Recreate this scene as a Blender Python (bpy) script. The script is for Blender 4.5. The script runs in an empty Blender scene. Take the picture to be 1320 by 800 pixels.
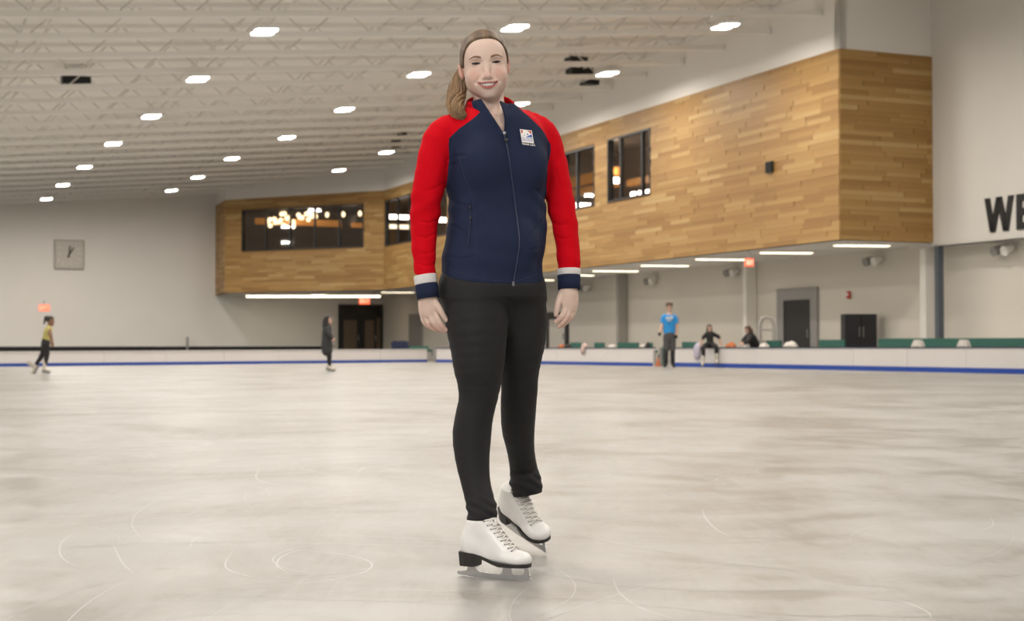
import bpy, math, random
import numpy as np
from mathutils import Vector, Matrix
random.seed(4); RNG = np.random.default_rng(7)
scene = bpy.context.scene
COL = scene.collection
# ---------------------------------------------------------------- camera, world, exposure
F = 1900.0; CAMH = 0.742; PITCH = math.atan(42.0 / F)
cam_d = bpy.data.cameras.new('camera'); cam = bpy.data.objects.new('camera', cam_d); COL.objects.link(cam)
cam_d.sensor_width = 36.0; cam_d.lens = F / 1320 * 36.0
cam.location = (0, 0, CAMH); cam.rotation_euler = (math.pi / 2 + PITCH, 0, 0)
cam_d.dof.use_dof = True; cam_d.dof.focus_distance = 4.80; cam_d.dof.aperture_fstop = 5.2
cam_d.clip_end = 400
scene.camera = cam
world = bpy.data.worlds.new('world'); scene.world = world; world.use_nodes = True
world.node_tree.nodes['Background'].inputs[0].default_value = (1.0, 0.95, 0.88, 1)
world.node_tree.nodes['Background'].inputs[1].default_value = 0.30
vs = scene.view_settings
vs.view_transform = 'Standard'; vs.look = 'None'; vs.gamma = 1.0; vs.use_curve_mapping = False
vs.exposure = 0.15
LAMP_W = 280.0          # power of each ceiling fixture
# the photographer's soft strobe, standing beside the camera
fl = bpy.data.lights.new('strobe', 'AREA'); fl.shape = 'DISK'; fl.size = 1.3; fl.energy = 58; fl.color = (1.0, 0.985, 0.975)
flo = bpy.data.objects.new('strobe', fl); COL.objects.link(flo); flo.location = (-1.3, 0.6, 2.5)
flo.rotation_euler = (Vector((-0.05, 4.8, 1.1)) - Vector(flo.location)).to_track_quat('-Z', 'Y').to_euler()

# ---------------------------------------------------------------- rays through the photograph
CT, ST = math.cos(PITCH), math.sin(PITCH)
def ray(px, py):
    xc, yc = (px - 660) / F, (400 - py) / F
    return np.array([xc, CT - yc * ST, ST + yc * CT])
def P(px, py, Y):
    d = ray(px, py); t = Y / d[1]
    return np.array([d[0] * t, Y, CAMH + d[2] * t])
def ground(px, py, z=0.0):
    d = ray(px, py); t = (z - CAMH) / d[2]
    return np.array([d[0] * t, d[1] * t, z])
# hall frame: u across the hall (towards the timber wall and beyond), v along it
HA = math.radians(22.7)
D1 = np.array([-math.sin(HA), math.cos(HA)]); D2 = np.array([math.cos(HA), math.sin(HA)])
C1 = np.array([10.26, 46.0])
def W(u, v, z):
    p = C1 + u * D2 + v * D1
    return np.array([p[0], p[1], z])
def uv(p):
    r = np.asarray(p)[:2] - C1
    return float(r @ D2), float(r @ D1)
def hit_u(px, py, u0):
    d = ray(px, py); t = (u0 + C1 @ D2) / (d[:2] @ D2)
    return np.array([0, 0, CAMH]) + d * t
def hit_v(px, py, v0):
    d = ray(px, py); t = (v0 + C1 @ D1) / (d[:2] @ D1)
    return np.array([0, 0, CAMH]) + d * t
def hit_z(px, py, z0):
    return ground(px, py, z0)
def ceil_z(u): return 11.2 + 0.088 * u
def hit_ceiling(px, py, dz=0.0):
    d = ray(px, py)
    # CAMH + d2 t = 11.2+dz + .088*((d.xy t - C1).D2)
    t = (11.2 + dz - 0.088 * (C1 @ D2) - CAMH) / (d[2] - 0.088 * (d[:2] @ D2))
    return np.array([0, 0, CAMH]) + d * t

# ---------------------------------------------------------------- materials
def mat(name, col, rough=0.6, metal=0.0, noise=0.0, nscale=20.0, bump=0.0, bscale=200.0, emit=None, estr=0.0, sss=0.0, coat=0.0, stretch=None, spec=0.5, sheen=0.0):
    m = bpy.data.materials.new(name); m.use_nodes = True
    nt = m.node_tree; b = nt.nodes['Principled BSDF']
    b.inputs['Base Color'].default_value = (*col, 1); b.inputs['Roughness'].default_value = rough
    b.inputs['Metallic'].default_value = metal; b.inputs['Specular IOR Level'].default_value = spec
    if coat: b.inputs['Coat Weight'].default_value = coat; b.inputs['Coat Roughness'].default_value = 0.15
    if sheen: b.inputs['Sheen Weight'].default_value = sheen; b.inputs['Sheen Roughness'].default_value = 0.5
    if sss:
        b.inputs['Subsurface Weight'].default_value = sss
        b.inputs['Subsurface Radius'].default_value = (1.0, 0.35, 0.2); b.inputs['Subsurface Scale'].default_value = 0.012
    if emit:
        b.inputs['Emission Color'].default_value = (*emit, 1); b.inputs['Emission Strength'].default_value = estr
    if noise or bump:
        tc = nt.nodes.new('ShaderNodeTexCoord'); mp = nt.nodes.new('ShaderNodeMapping')
        nt.links.new(tc.outputs['Object'], mp.inputs[0])
        if stretch: mp.inputs['Scale'].default_value = stretch
        if noise:
            n = nt.nodes.new('ShaderNodeTexNoise'); n.inputs['Scale'].default_value = nscale; n.inputs['Detail'].default_value = 4
            nt.links.new(mp.outputs[0], n.inputs[0])
            mx = nt.nodes.new('ShaderNodeMix'); mx.data_type = 'RGBA'
            mx.inputs['A'].default_value = (*[c * (1 - noise) for c in col], 1)
            mx.inputs['B'].default_value = (*[min(1, c * (1 + noise)) for c in col], 1)
            nt.links.new(n.outputs['Fac'], mx.inputs['Factor']); nt.links.new(mx.outputs['Result'], b.inputs['Base Color'])
        if bump:
            n2 = nt.nodes.new('ShaderNodeTexNoise'); n2.inputs['Scale'].default_value = bscale; n2.inputs['Detail'].default_value = 3
            nt.links.new(mp.outputs[0], n2.inputs[0])
            bp = nt.nodes.new('ShaderNodeBump'); bp.inputs['Strength'].default_value = bump; bp.inputs['Distance'].default_value = 0.01
            nt.links.new(n2.outputs['Fac'], bp.inputs['Height']); nt.links.new(bp.outputs[0], b.inputs['Normal'])
    return m
M = {}; UP = np.array([0, 0, 1.0])
def lin(r, g, b):
    f = lambda c: (c / 255 / 12.92) if c / 255 <= 0.04045 else ((c / 255 + 0.055) / 1.055) ** 2.4
    return (f(r), f(g), f(b))
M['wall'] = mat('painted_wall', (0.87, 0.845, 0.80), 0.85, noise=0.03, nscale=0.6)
M['rwall'] = mat('dimmed_wall_paint', (0.74, 0.715, 0.67), 0.85, noise=0.03, nscale=0.6)  # same wall paint, darkened to put the weaker light here into the colour
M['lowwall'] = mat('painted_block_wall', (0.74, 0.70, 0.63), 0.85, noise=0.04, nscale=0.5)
M['steel_white'] = mat('white_painted_steel', (0.88, 0.86, 0.82), 0.6)
M['web'] = mat('joist_web_paint', (0.72, 0.70, 0.66), 0.7)
M['deck'] = mat('roof_deck', (0.90, 0.87, 0.82), 0.8, noise=0.05, nscale=0.5)
M['black'] = mat('black_paint', (0.015, 0.015, 0.016), 0.5)
M['rubber'] = mat('black_rubber', (0.012, 0.012, 0.013), 0.8)
M['grey'] = mat('grey_metal', (0.32, 0.31, 0.30), 0.5)
M['midgrey'] = mat('mid_grey_paint', (0.42, 0.40, 0.37), 0.6)
M['board'] = mat('white_board_plastic', (0.70, 0.67, 0.655), 0.35, noise=0.03, nscale=3)
M['blue'] = mat('blue_kick_strip', lin(28, 70, 160), 0.4)
M['navycap'] = mat('navy_cap', (0.02, 0.03, 0.07), 0.4)
M['floor'] = mat('rubber_floor', (0.10, 0.10, 0.10), 0.9)
M['green'] = mat('green_padding', (0.03, 0.13, 0.10), 0.6, noise=0.1)
M['lens'] = mat('light_lens', (0.9, 0.9, 0.9), 0.4, emit=(1.0, 0.97, 0.92), estr=14)
M['strip'] = mat('warm_strip_light', (0.9, 0.9, 0.8), 0.4, emit=(1.0, 0.86, 0.62), estr=3.2)
M['bulb'] = mat('pendant_bulb', (1, .9, .7), 0.4, emit=(1.0, 0.80, 0.48), estr=3.4)
M['exit'] = mat('lit_exit_sign', (0.8, 0.1, 0.04), 0.4, emit=(1.0, 0.14, 0.05), estr=1.0)
M['exitletter'] = mat('exit_letters', (0.9, 0.7, 0.6), 0.4, emit=(1.0, 0.55, 0.4), estr=1.2)
M['interior'] = mat('lounge_interior', (0.30, 0.25, 0.20), 0.8)
M['beam'] = mat('glowing_timber_beam', (0.55, 0.24, 0.05), 0.5, emit=(0.9, 0.38, 0.06), estr=0.28)  # emission paints a lamplit glow onto the timber
M['frame'] = mat('black_window_frame', (0.02, 0.02, 0.022), 0.4)
M['backing'] = mat('timber_backing', (0.28, 0.16, 0.06), 0.8)
def glass(name, t, tint):
    m = bpy.data.materials.new(name); m.use_nodes = True; nt = m.node_tree; nt.nodes.clear()
    o = nt.nodes.new('ShaderNodeOutputMaterial'); mix = nt.nodes.new('ShaderNodeMixShader')
    tr = nt.nodes.new('ShaderNodeBsdfTransparent'); tr.inputs[0].default_value = (*tint, 1)
    gl = nt.nodes.new('ShaderNodeBsdfGlossy'); gl.inputs['Roughness'].default_value = 0.03
    mix.inputs[0].default_value = t
    nt.links.new(tr.outputs[0], mix.inputs[1]); nt.links.new(gl.outputs[0], mix.inputs[2]); nt.links.new(mix.outputs[0], o.inputs[0])
    return m
M['glass'] = glass('window_glass', 0.10, (0.8, 0.78, 0.76))
def wood_mat(name, src):
    m = bpy.data.materials.new(name); m.use_nodes = True; nt = m.node_tree; b = nt.nodes['Principled BSDF']
    b.inputs['Roughness'].default_value = 0.5
    if src == 'object':
        a = nt.nodes.new('ShaderNodeObjectInfo'); out = a.outputs['Random']
    else:
        a = nt.nodes.new('ShaderNodeAttribute'); a.attribute_name = 'tone'; out = a.outputs['Fac']
    r = nt.nodes.new('ShaderNodeValToRGB'); nt.links.new(out, r.inputs[0])
    cs = [(0.0, (0.33, 0.175, 0.050)), (0.3, (0.39, 0.217, 0.066)), (0.65, (0.43, 0.25, 0.08)), (0.88, (0.465, 0.285, 0.10)), (1.0, (0.54, 0.36, 0.15))]
    r.color_ramp.elements[0].position, r.color_ramp.elements[0].color = cs[0][0], (*cs[0][1], 1)
    r.color_ramp.elements[1].position, r.color_ramp.elements[1].color = cs[-1][0], (*cs[-1][1], 1)
    for p, c in cs[1:-1]:
        e = r.color_ramp.elements.new(p); e.color = (*c, 1)
    tc = nt.nodes.new('ShaderNodeTexCoord'); mp = nt.nodes.new('ShaderNodeMapping'); mp.inputs['Scale'].default_value = (0.7, 0.7, 14)
    n = nt.nodes.new('ShaderNodeTexNoise'); n.inputs['Scale'].default_value = 1.0; n.inputs['Detail'].default_value = 5
    nt.links.new(tc.outputs['Object'], mp.inputs[0]); nt.links.new(mp.outputs[0], n.inputs[0])
    mx = nt.nodes.new('ShaderNodeMix'); mx.data_type = 'RGBA'; mx.blend_type = 'MULTIPLY'; mx.inputs['Factor'].default_value = 0.5
    nr = nt.nodes.new('ShaderNodeMapRange'); nr.inputs['From Min'].default_value = 0.3; nr.inputs['From Max'].default_value = 0.7
    nr.inputs['To Min'].default_value = 0.62; nr.inputs['To Max'].default_value = 1.25
    nt.links.new(n.outputs['Fac'], nr.inputs['Value'])
    nt.links.new(r.outputs[0], mx.inputs['A']); nt.links.new(nr.outputs[0], mx.inputs['B'])
    nt.links.new(mx.outputs['Result'], b.inputs['Base Color'])
    return m
M['plank'] = wood_mat('oak_plank', 'object'); M['plankrest'] = wood_mat('oak_plank_far', 'attr')
def ice_mat():
    m = bpy.data.materials.new('ice'); m.use_nodes = True; nt = m.node_tree; b = nt.nodes['Principled BSDF']
    tc = nt.nodes.new('ShaderNodeTexCoord')
    def noise(scale, st, detail=5, rough=0.6, dist=0.0, rot=0.0):
        mp = nt.nodes.new('ShaderNodeMapping'); mp.inputs['Scale'].default_value = st; mp.inputs['Rotation'].default_value = (0, 0, rot)
        n = nt.nodes.new('ShaderNodeTexNoise'); n.inputs['Scale'].default_value = scale; n.inputs['Detail'].default_value = detail
        n.inputs['Roughness'].default_value = rough; n.inputs['Distortion'].default_value = dist
        nt.links.new(tc.outputs['Object'], mp.inputs[0]); nt.links.new(mp.outputs[0], n.inputs[0]); return n.outputs['Fac']
    a = noise(0.55, (1, 1, 1), 6, 0.62, 0.8); c = noise(2.2, (1, 0.9, 1), 5, 0.6, 1.2, 0.5); f = noise(9, (1.0, 0.22, 1), 6, 0.7, 1.5, 1.1)
    ad = nt.nodes.new('ShaderNodeMath'); ad.operation = 'MULTIPLY_ADD'; ad.inputs[1].default_value = 0.55
    nt.links.new(a, ad.inputs[0])
    ad1 = nt.nodes.new('ShaderNodeMath'); ad1.operation = 'MULTIPLY'; ad1.inputs[1].default_value = 0.30; nt.links.new(c, ad1.inputs[0])
    nt.links.new(ad1.outputs[0], ad.inputs[2])
    ad2 = nt.nodes.new('ShaderNodeMath'); ad2.operation = 'MULTIPLY_ADD'; ad2.inputs[1].default_value = 0.15
    nt.links.new(f, ad2.inputs[0]); nt.links.new(ad.outputs[0], ad2.inputs[2])
    r = nt.nodes.new('ShaderNodeValToRGB'); nt.links.new(ad2.outputs[0], r.inputs[0])
    r.color_ramp.elements[0].position = 0.425; r.color_ramp.elements[0].color = (0.270, 0.254, 0.234, 1)
    r.color_ramp.elements[1].position = 0.565; r.color_ramp.elements[1].color = (0.390, 0.385, 0.376, 1)
    e = r.color_ramp.elements.new(0.48); e.color = (0.333, 0.322, 0.305, 1)
    nt.links.new(r.outputs[0], b.inputs['Base Color'])
    rr = nt.nodes.new('ShaderNodeMapRange'); rr.inputs['From Min'].default_value = 0.4; rr.inputs['From Max'].default_value = 0.6
    rr.inputs['To Min'].default_value = 0.30; rr.inputs['To Max'].default_value = 0.40
    nt.links.new(c, rr.inputs['Value']); nt.links.new(rr.outputs[0], b.inputs['Roughness'])
    b.inputs['Specular IOR Level'].default_value = 0.35; b.inputs['IOR'].default_value = 1.31
    bp = nt.nodes.new('ShaderNodeBump'); bp.inputs['Strength'].default_value = 0.08; bp.inputs['Distance'].default_value = 0.01
    nt.links.new(f, bp.inputs['Height']); nt.links.new(bp.outputs[0], b.inputs['Normal'])
    return m
M['ice'] = ice_mat()
M['scratch'] = mat('skate_scratch', (0.46, 0.456, 0.45), 0.36, spec=0.35)
b_ = M['scratch'].node_tree.nodes['Principled BSDF']; b_.inputs['Alpha'].default_value = 1.0

# ---------------------------------------------------------------- objects
WL = {}
def tag(o, label=None, cat=None, group=None, kind=None):
    if label: o['label'] = label
    if cat: o['category'] = cat
    if group: o['group'] = group
    if kind: o['kind'] = kind
    return o
def empty(name, loc, label=None, cat=None, group=None, kind=None):
    o = bpy.data.objects.new(name, None); COL.objects.link(o); o.location = tuple(loc); o.empty_display_size = 0.1
    WL[o.name] = np.array(loc, float)
    return tag(o, label, cat, group, kind)
def build(name, verts, faces, m, parent=None, origin=None, smooth=False, attrs=None):
    verts = np.asarray(verts, float).reshape(-1, 3)
    me = bpy.data.meshes.new(name)
    if parent is not None: off = WL[parent.name]
    elif origin is not None: off = np.asarray(origin, float)
    else: off = np.array([(verts[:, 0].min() + verts[:, 0].max()) / 2, (verts[:, 1].min() + verts[:, 1].max()) / 2, verts[:, 2].min()])
    me.from_pydata((verts - off).tolist(), [], [list(map(int, f)) for f in faces])
    me.materials.append(M[m] if isinstance(m, str) else m)
    if smooth: me.polygons.foreach_set('use_smooth', np.ones(len(me.polygons), bool))
    if attrs:
        for k, a in attrs.items():
            at = me.attributes.new(k, 'FLOAT', 'POINT'); at.data.foreach_set('value', np.asarray(a, np.float32))
    me.update()
    o = bpy.data.objects.new(name, me); COL.objects.link(o)
    if parent is not None: o.parent = parent; WL[o.name] = off.copy()
    else: o.location = tuple(off); WL[o.name] = off.copy()
    return o
class MB:
    def __init__(s): s.v = []; s.f = []
    def add(s, v, f):
        n = len(s.v); s.v += [tuple(map(float, p)) for p in v]; s.f += [tuple(int(i) + n for i in q) for q in f]; return s
    def hexa(s, p):  # 8 points: bottom 4, top 4
        return s.add(p, [(3, 2, 1, 0), (4, 5, 6, 7), (0, 1, 5, 4), (1, 2, 6, 5), (2, 3, 7, 6), (3, 0, 4, 7)])
    def box(s, lo, hi):
        (a, b, c), (d, e, f) = lo, hi
        return s.hexa([(a, b, c), (d, b, c), (d, e, c), (a, e, c), (a, b, f), (d, b, f), (d, e, f), (a, e, f)])
    def wbox(s, u0, u1, v0, v1, z0, z1):   # box in the hall frame
        if u0 > u1: u0, u1 = u1, u0
        if v0 > v1: v0, v1 = v1, v0
        return s.hexa([W(u0, v0, z0), W(u1, v0, z0), W(u1, v1, z0), W(u0, v1, z0), W(u0, v0, z1), W(u1, v0, z1), W(u1, v1, z1), W(u0, v1, z1)])
    def fbox(s, o, ex, ey, ez, lo, hi):    # box in a local frame
        (a, b, c), (d, e, f) = lo, hi
        o, ex, ey, ez = map(np.asarray, (o, ex, ey, ez))
        q = lambda x, y, z: o + ex * x + ey * y + ez * z
        return s.hexa([q(a, b, c), q(d, b, c), q(d, e, c), q(a, e, c), q(a, b, f), q(d, b, f), q(d, e, f), q(a, e, f)])
    def tube(s, pts, r, n=8, cap=True):
        pts = [np.asarray(p, float) for p in pts]; m = len(pts); rs = r if hasattr(r, '__len__') else [r] * m
        rings = []; prev = None
        for i in range(m):
            t = pts[min(i + 1, m - 1)] - pts[max(i - 1, 0)]; t = t / (np.linalg.norm(t) + 1e-12)
            if prev is None:
                a = np.array([0, 0, 1.0]) if abs(t[2]) < 0.9 else np.array([1.0, 0, 0])
                x = np.cross(a, t)
            else: x = prev - t * (prev @ t)
            x = x / (np.linalg.norm(x) + 1e-12); prev = x; y = np.cross(t, x)
            rings.append([pts[i] + rs[i] * (math.cos(2 * math.pi * k / n) * x + math.sin(2 * math.pi * k / n) * y) for k in range(n)])
        v = [p for rg in rings for p in rg]; f = []
        for i in range(m - 1):
            for k in range(n):
                f.append((i * n + k, i * n + (k + 1) % n, (i + 1) * n + (k + 1) % n, (i + 1) * n + k))
        if cap: f.append(tuple(range(n - 1, -1, -1))); f.append(tuple((m - 1) * n + k for k in range(n)))
        return s.add(v, f)
    def sphere(s, c, r, n=10, m=7):
        r = np.array(r if hasattr(r, '__len__') else [r] * 3, float); c = np.asarray(c, float); v = [c + r * [0, 0, 1]]; f = []
        for i in range(1, m):
            for k in range(n):
                th = math.pi * i / m; ph = 2 * math.pi * k / n
                v.append(c + r * [math.sin(th) * math.cos(ph), math.sin(th) * math.sin(ph), math.cos(th)])
        v.append(c - r * [0, 0, 1]); e = len(v) - 1
        for k in range(n):
            f.append((0, 1 + k, 1 + (k + 1) % n)); f.append((e, 1 + (m - 2) * n + (k + 1) % n, 1 + (m - 2) * n + k))
            for i in range(m - 2):
                a = 1 + i * n; f.append((a + k, a + n + k, a + n + (k + 1) % n, a + (k + 1) % n))
        return s.add(v, f)
    def prism(s, poly, o, ex, ey, n, t):   # polygon (2d) in plane o,ex,ey extruded by t along n
        o, ex, ey, n = map(np.asarray, (o, ex, ey, n)); k = len(poly)
        v = [o + ex * a + ey * b for a, b in poly] + [o + ex * a + ey * b + n * t for a, b in poly]
        return s.add(v, [tuple(range(k - 1, -1, -1)), tuple(range(k, 2 * k))] + [(i, (i + 1) % k, k + (i + 1) % k, k + i) for i in range(k)])
    def build(s, name, m, parent=None, origin=None, smooth=False, **kw):
        return tag(build(name, s.v, s.f, m, parent, origin, smooth), **kw) if kw else build(name, s.v, s.f, m, parent, origin, smooth)
def cr(pts, n):   # catmull-rom resample of a list of vectors
    pts = np.asarray(pts, float); m = len(pts)
    if m == 2:
        return np.array([pts[0] + (pts[1] - pts[0]) * t for t in np.linspace(0, 1, n)])
    q = np.vstack([2 * pts[0] - pts[1], pts, 2 * pts[-1] - pts[-2]]); out = []
    for s in np.linspace(0, m - 1, n):
        i = min(int(s), m - 2); t = s - i; p0, p1, p2, p3 = q[i], q[i + 1], q[i + 2], q[i + 3]
        out.append(0.5 * ((2 * p1) + (-p0 + p2) * t + (2 * p0 - 5 * p1 + 4 * p2 - p3) * t * t + (-p0 + 3 * p1 - 3 * p2 + p3) * t ** 3))
    return np.array(out)
# ================================================================ THE HALL
V_FAR = 60.5; U_LOW = 4.35; U_UP = 3.555; ZB, ZT = 3.97, 9.97
d1 = np.array([*D1, 0.0]); d2 = np.array([*D2, 0.0])
def st(o, label): return tag(o, label, None, None, 'structure')
ice = MB(); ice.add([(-70, -12, 0), (60, -12, 0), (60, 70, 0), (-70, 70, 0)], [(0, 1, 2, 3)])
st(ice.build('floor_ice', 'ice', origin=(0, 0, 0)), 'pale skated ice sheet filling the foreground')
fl_ = MB(); fl_.add([(-80, -12, -0.03), (80, -12, -0.03), (80, 125, -0.03), (-80, 125, -0.03)], [(0, 1, 2, 3)])
st(fl_.build('floor', 'floor', origin=(0, 0, -0.03)), 'dark rubber floor beyond the rink boards')
# skate marks: thin curved scratches in the ice
def arc_strip(mb, pts, w):
    pts = np.asarray(pts, float); n = len(pts); v = []
    for i in range(n):
        t = pts[min(i + 1, n - 1)] - pts[max(i - 1, 0)]; t /= np.linalg.norm(t) + 1e-9; nn = np.array([-t[1], t[0], 0])
        ww = w * math.sin(math.pi * (i + 0.3) / (n - 0.4)) ** 0.6
        v += [pts[i] + nn * ww / 2, pts[i] - nn * ww / 2]
    mb.add(v, [(2 * i, 2 * i + 1, 2 * i + 3, 2 * i + 2) for i in range(n - 1)])
mk = MB()
seen = [[(905, 655), (910, 668), (925, 683), (945, 693)], [(735, 685), (800, 700), (860, 710), (925, 722)], [(790, 745), (800, 765), (830, 785), (880, 800)],
        [(98, 684), (80, 698), (78, 715), (95, 728), (130, 738)], [(75, 706), (130, 703), (190, 697)], [(145, 700), (158, 725), (172, 738)],
        [(300, 710), (290, 728), (305, 738), (345, 745), (420, 740), (500, 728)], [(395, 706), (365, 716), (357, 728), (370, 737)],
        [(1275, 664), (1280, 676), (1262, 684)], [(1110, 772), (1160, 774), (1195, 788), (1200, 797)], [(1060, 748), (1120, 754), (1190, 758)],
        [(335, 603), (330, 615), (345, 622), (385, 628)], [(385, 600), (400, 606), (440, 614), (470, 610)], [(460, 605), (470, 602), (455, 612)]]
for s in seen: arc_strip(mk, [ground(*q, 0.0006) for q in cr(s, 22)], 0.007)
for i in range(190):
    y = 3.9 + 26 * RNG.random() ** 1.7; x = (RNG.random() - 0.5) * 0.8 * y; r = 0.4 + 3.2 * RNG.random() ** 2; a0 = RNG.random() * 6.28; da = (0.4 + 1.3 * RNG.random()) / max(0.6, r ** 0.5)
    arc_strip(mk, [(x + r * (math.cos(a0 + da * t) - math.cos(a0)), y + r * (math.sin(a0 + da * t) - math.sin(a0)), 0.0006) for t in np.linspace(0, 1, 16)], 0.002 + 0.004 * RNG.random())
tag(mk.build('skate_marks', 'scratch', origin=(0, 0, 0)), 'thin white curved skate scratches across the ice', 'scratches', kind='stuff')

# ---- walls (with holes for windows)
def panel(mb, o, ex, L, z0, z1, holes, n, t):
    """wall in plane o+ex*s, z; holes (s0,s1,z0,z1); thickness t along n"""
    ss = sorted({0, L, *[h[0] for h in holes], *[h[1] for h in holes]}); zs = sorted({z0, z1, *[h[2] for h in holes], *[h[3] for h in holes]})
    for a, b in zip(ss[:-1], ss[1:]):
        for c, d in zip(zs[:-1], zs[1:]):
            m_, q_ = (a + b) / 2, (c + d) / 2
            if any(h[0] < m_ < h[1] and h[2] < q_ < h[3] for h in holes): continue
            mb.fbox((o[0], o[1], 0), ex, n, UP, (a, 0, c), (b, t, d))
E_ = W(0, 46.6, 0)[:2]
Fp = P(290, 400, 95)[:2]; Gp = P(278, 400, 99)[:2]
v_G = uv(Gp)[1]; V_FAR = v_G
lf = np.array([*(E_ - Fp), 0.0]); L_LF = float(np.linalg.norm(lf)); lf /= L_LF; lfn = np.array([-lf[1], lf[0], 0])   # left face direction, normal away from camera
def hit_lf(px, py):
    d = ray(px, py); o = np.array([0, 0, CAMH]); nn = lfn; t = ((np.array([*Fp, 0]) - o) @ nn) / (d @ nn); p = o + d * t
    return float((p[:2] - Fp) @ lf[:2]), p[2]
# window rectangles
def rect_u(x0, x1, ytop_l, ybot_l):
    a = hit_u(x0, ytop_l, 0); b = hit_u(x1, ytop_l, 0); c = hit_u(x0, ybot_l, 0)
    return sorted((uv(a)[1], uv(b)[1])) + [c[2], a[2]]     # v0,v1,z0,z1
WIN = [rect_u(784, 839, 180, 261), rect_u(727, 767, 198, 273), rect_u(497, 577, 259, 317)]
s0, zt_ = hit_lf(312, 271); s1, _ = hit_lf(469, 264); _, zb_ = hit_lf(312, 324)
WLF = [s0, s1, zb_, zt_]
mb = MB(); panel(mb, W(0, 0, 0), d1, 46.6, ZB, ZT, [tuple(w) for w in WIN], d2, 0.25); wall_t = st(mb.build('wall_timber', 'backing'), 'long oak clad wall of the raised lounge')
mb = MB(); panel(mb, W(0, 0, 0), d2, U_UP, ZB, ZT, [], d1, 0.25); wall_te = st(mb.build('wall_timber_end', 'backing'), 'end of the oak clad lounge turning away at the corner')
mb = MB(); panel(mb, np.array([*Fp, 0]), lf, L_LF, ZB, ZT, [tuple(WLF)], lfn, 0.25)
cg = np.array([*(Fp - Gp), 0.0]); Lcg = float(np.linalg.norm(cg)); cg /= Lcg; cgn = np.array([-cg[1], cg[0], 0])
panel(mb, np.array([*Gp, 0]), cg, Lcg, ZB, ZT, [], cgn, 0.25)
wall_tf = st(mb.build('wall_timber_far', 'backing'), 'far oak clad wall of the lounge with a long window')
# white walls
mb = MB(); mb.wbox(0.02, 0.3, 0.02, 48, ZT, 13.0); mb.wbox(0.02, U_UP, 0.02, 0.3, ZT, 13.0); st(mb.build('wall_above_timber', 'wall'), 'white wall band between the oak cladding and the roof')
mb = MB(); o = np.array([*Fp, 0]); mb.fbox(o, lf, lfn, UP, (0, 0.04, ZT), (L_LF, 0.3, 13)); mb.fbox((*Gp, 0), cg, cgn, UP, (0, 0.04, ZT), (Lcg, 0.3, 13)); st(mb.build('wall_above_far', 'wall'), 'white wall band above the far oak wall')
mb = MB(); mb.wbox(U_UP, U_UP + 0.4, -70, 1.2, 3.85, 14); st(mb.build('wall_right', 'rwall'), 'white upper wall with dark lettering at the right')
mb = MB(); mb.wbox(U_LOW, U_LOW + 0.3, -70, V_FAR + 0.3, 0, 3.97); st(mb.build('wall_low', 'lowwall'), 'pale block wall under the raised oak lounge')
mb = MB(); mb.wbox(-60, U_LOW + 0.3, V_FAR, V_FAR + 0.3, 0, 13); st(mb.build('wall_far', 'wall'), 'big plain off-white far wall with a clock')
mb = MB(); mb.wbox(-60, uv(hit_v(425, 450, V_FAR))[0], V_FAR - 0.06, V_FAR, 0, 0.52); st(mb.build('baseboard_far', 'rubber'), 'black base strip along the far wall')
mb = MB(); mb.add([W(0, 0, ZB), W(U_LOW, -0.0, ZB), W(U_LOW, V_FAR, ZB), (*Gp, ZB), (*Fp, ZB), (*E_, ZB)], [(0, 1, 2, 3, 4, 5)])
st(mb.build('ceiling_soffit', 'wall'), 'white soffit under the overhanging oak lounge')
mb = MB(); mb.wbox(U_UP, U_LOW, -70, 0, 3.85, 3.9); st(mb.build('ceiling_recess', 'wall'), 'white ceiling of the recess below the lettering')
# ---- lounge interior behind the windows
mb = MB(); mb.wbox(4.1, 4.2, 0.3, 60, ZB + .2, ZT); mb.wbox(0.3, 4.2, 0.3, 60, ZB + 0.02, ZB + 0.2); mb.wbox(0.3, 4.2, 0.3, 60, ZT - 0.3, ZT - 0.1)
mb.wbox(-7, 4.2, 59.6, 59.8, ZB + .2, ZT); mb.add([(*Fp, ZB + 0.2), (*E_, ZB + 0.2), W(0.3, 59, ZB + 0.2)], [(0, 1, 2)]); mb.add([(*Fp, ZT - .3), (*E_, ZT - .3), W(0.3, 59, ZT - .3)], [(0, 1, 2)])
st(mb.build('wall_lounge_interior', 'interior'), 'dim brown interior of the raised lounge')
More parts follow.
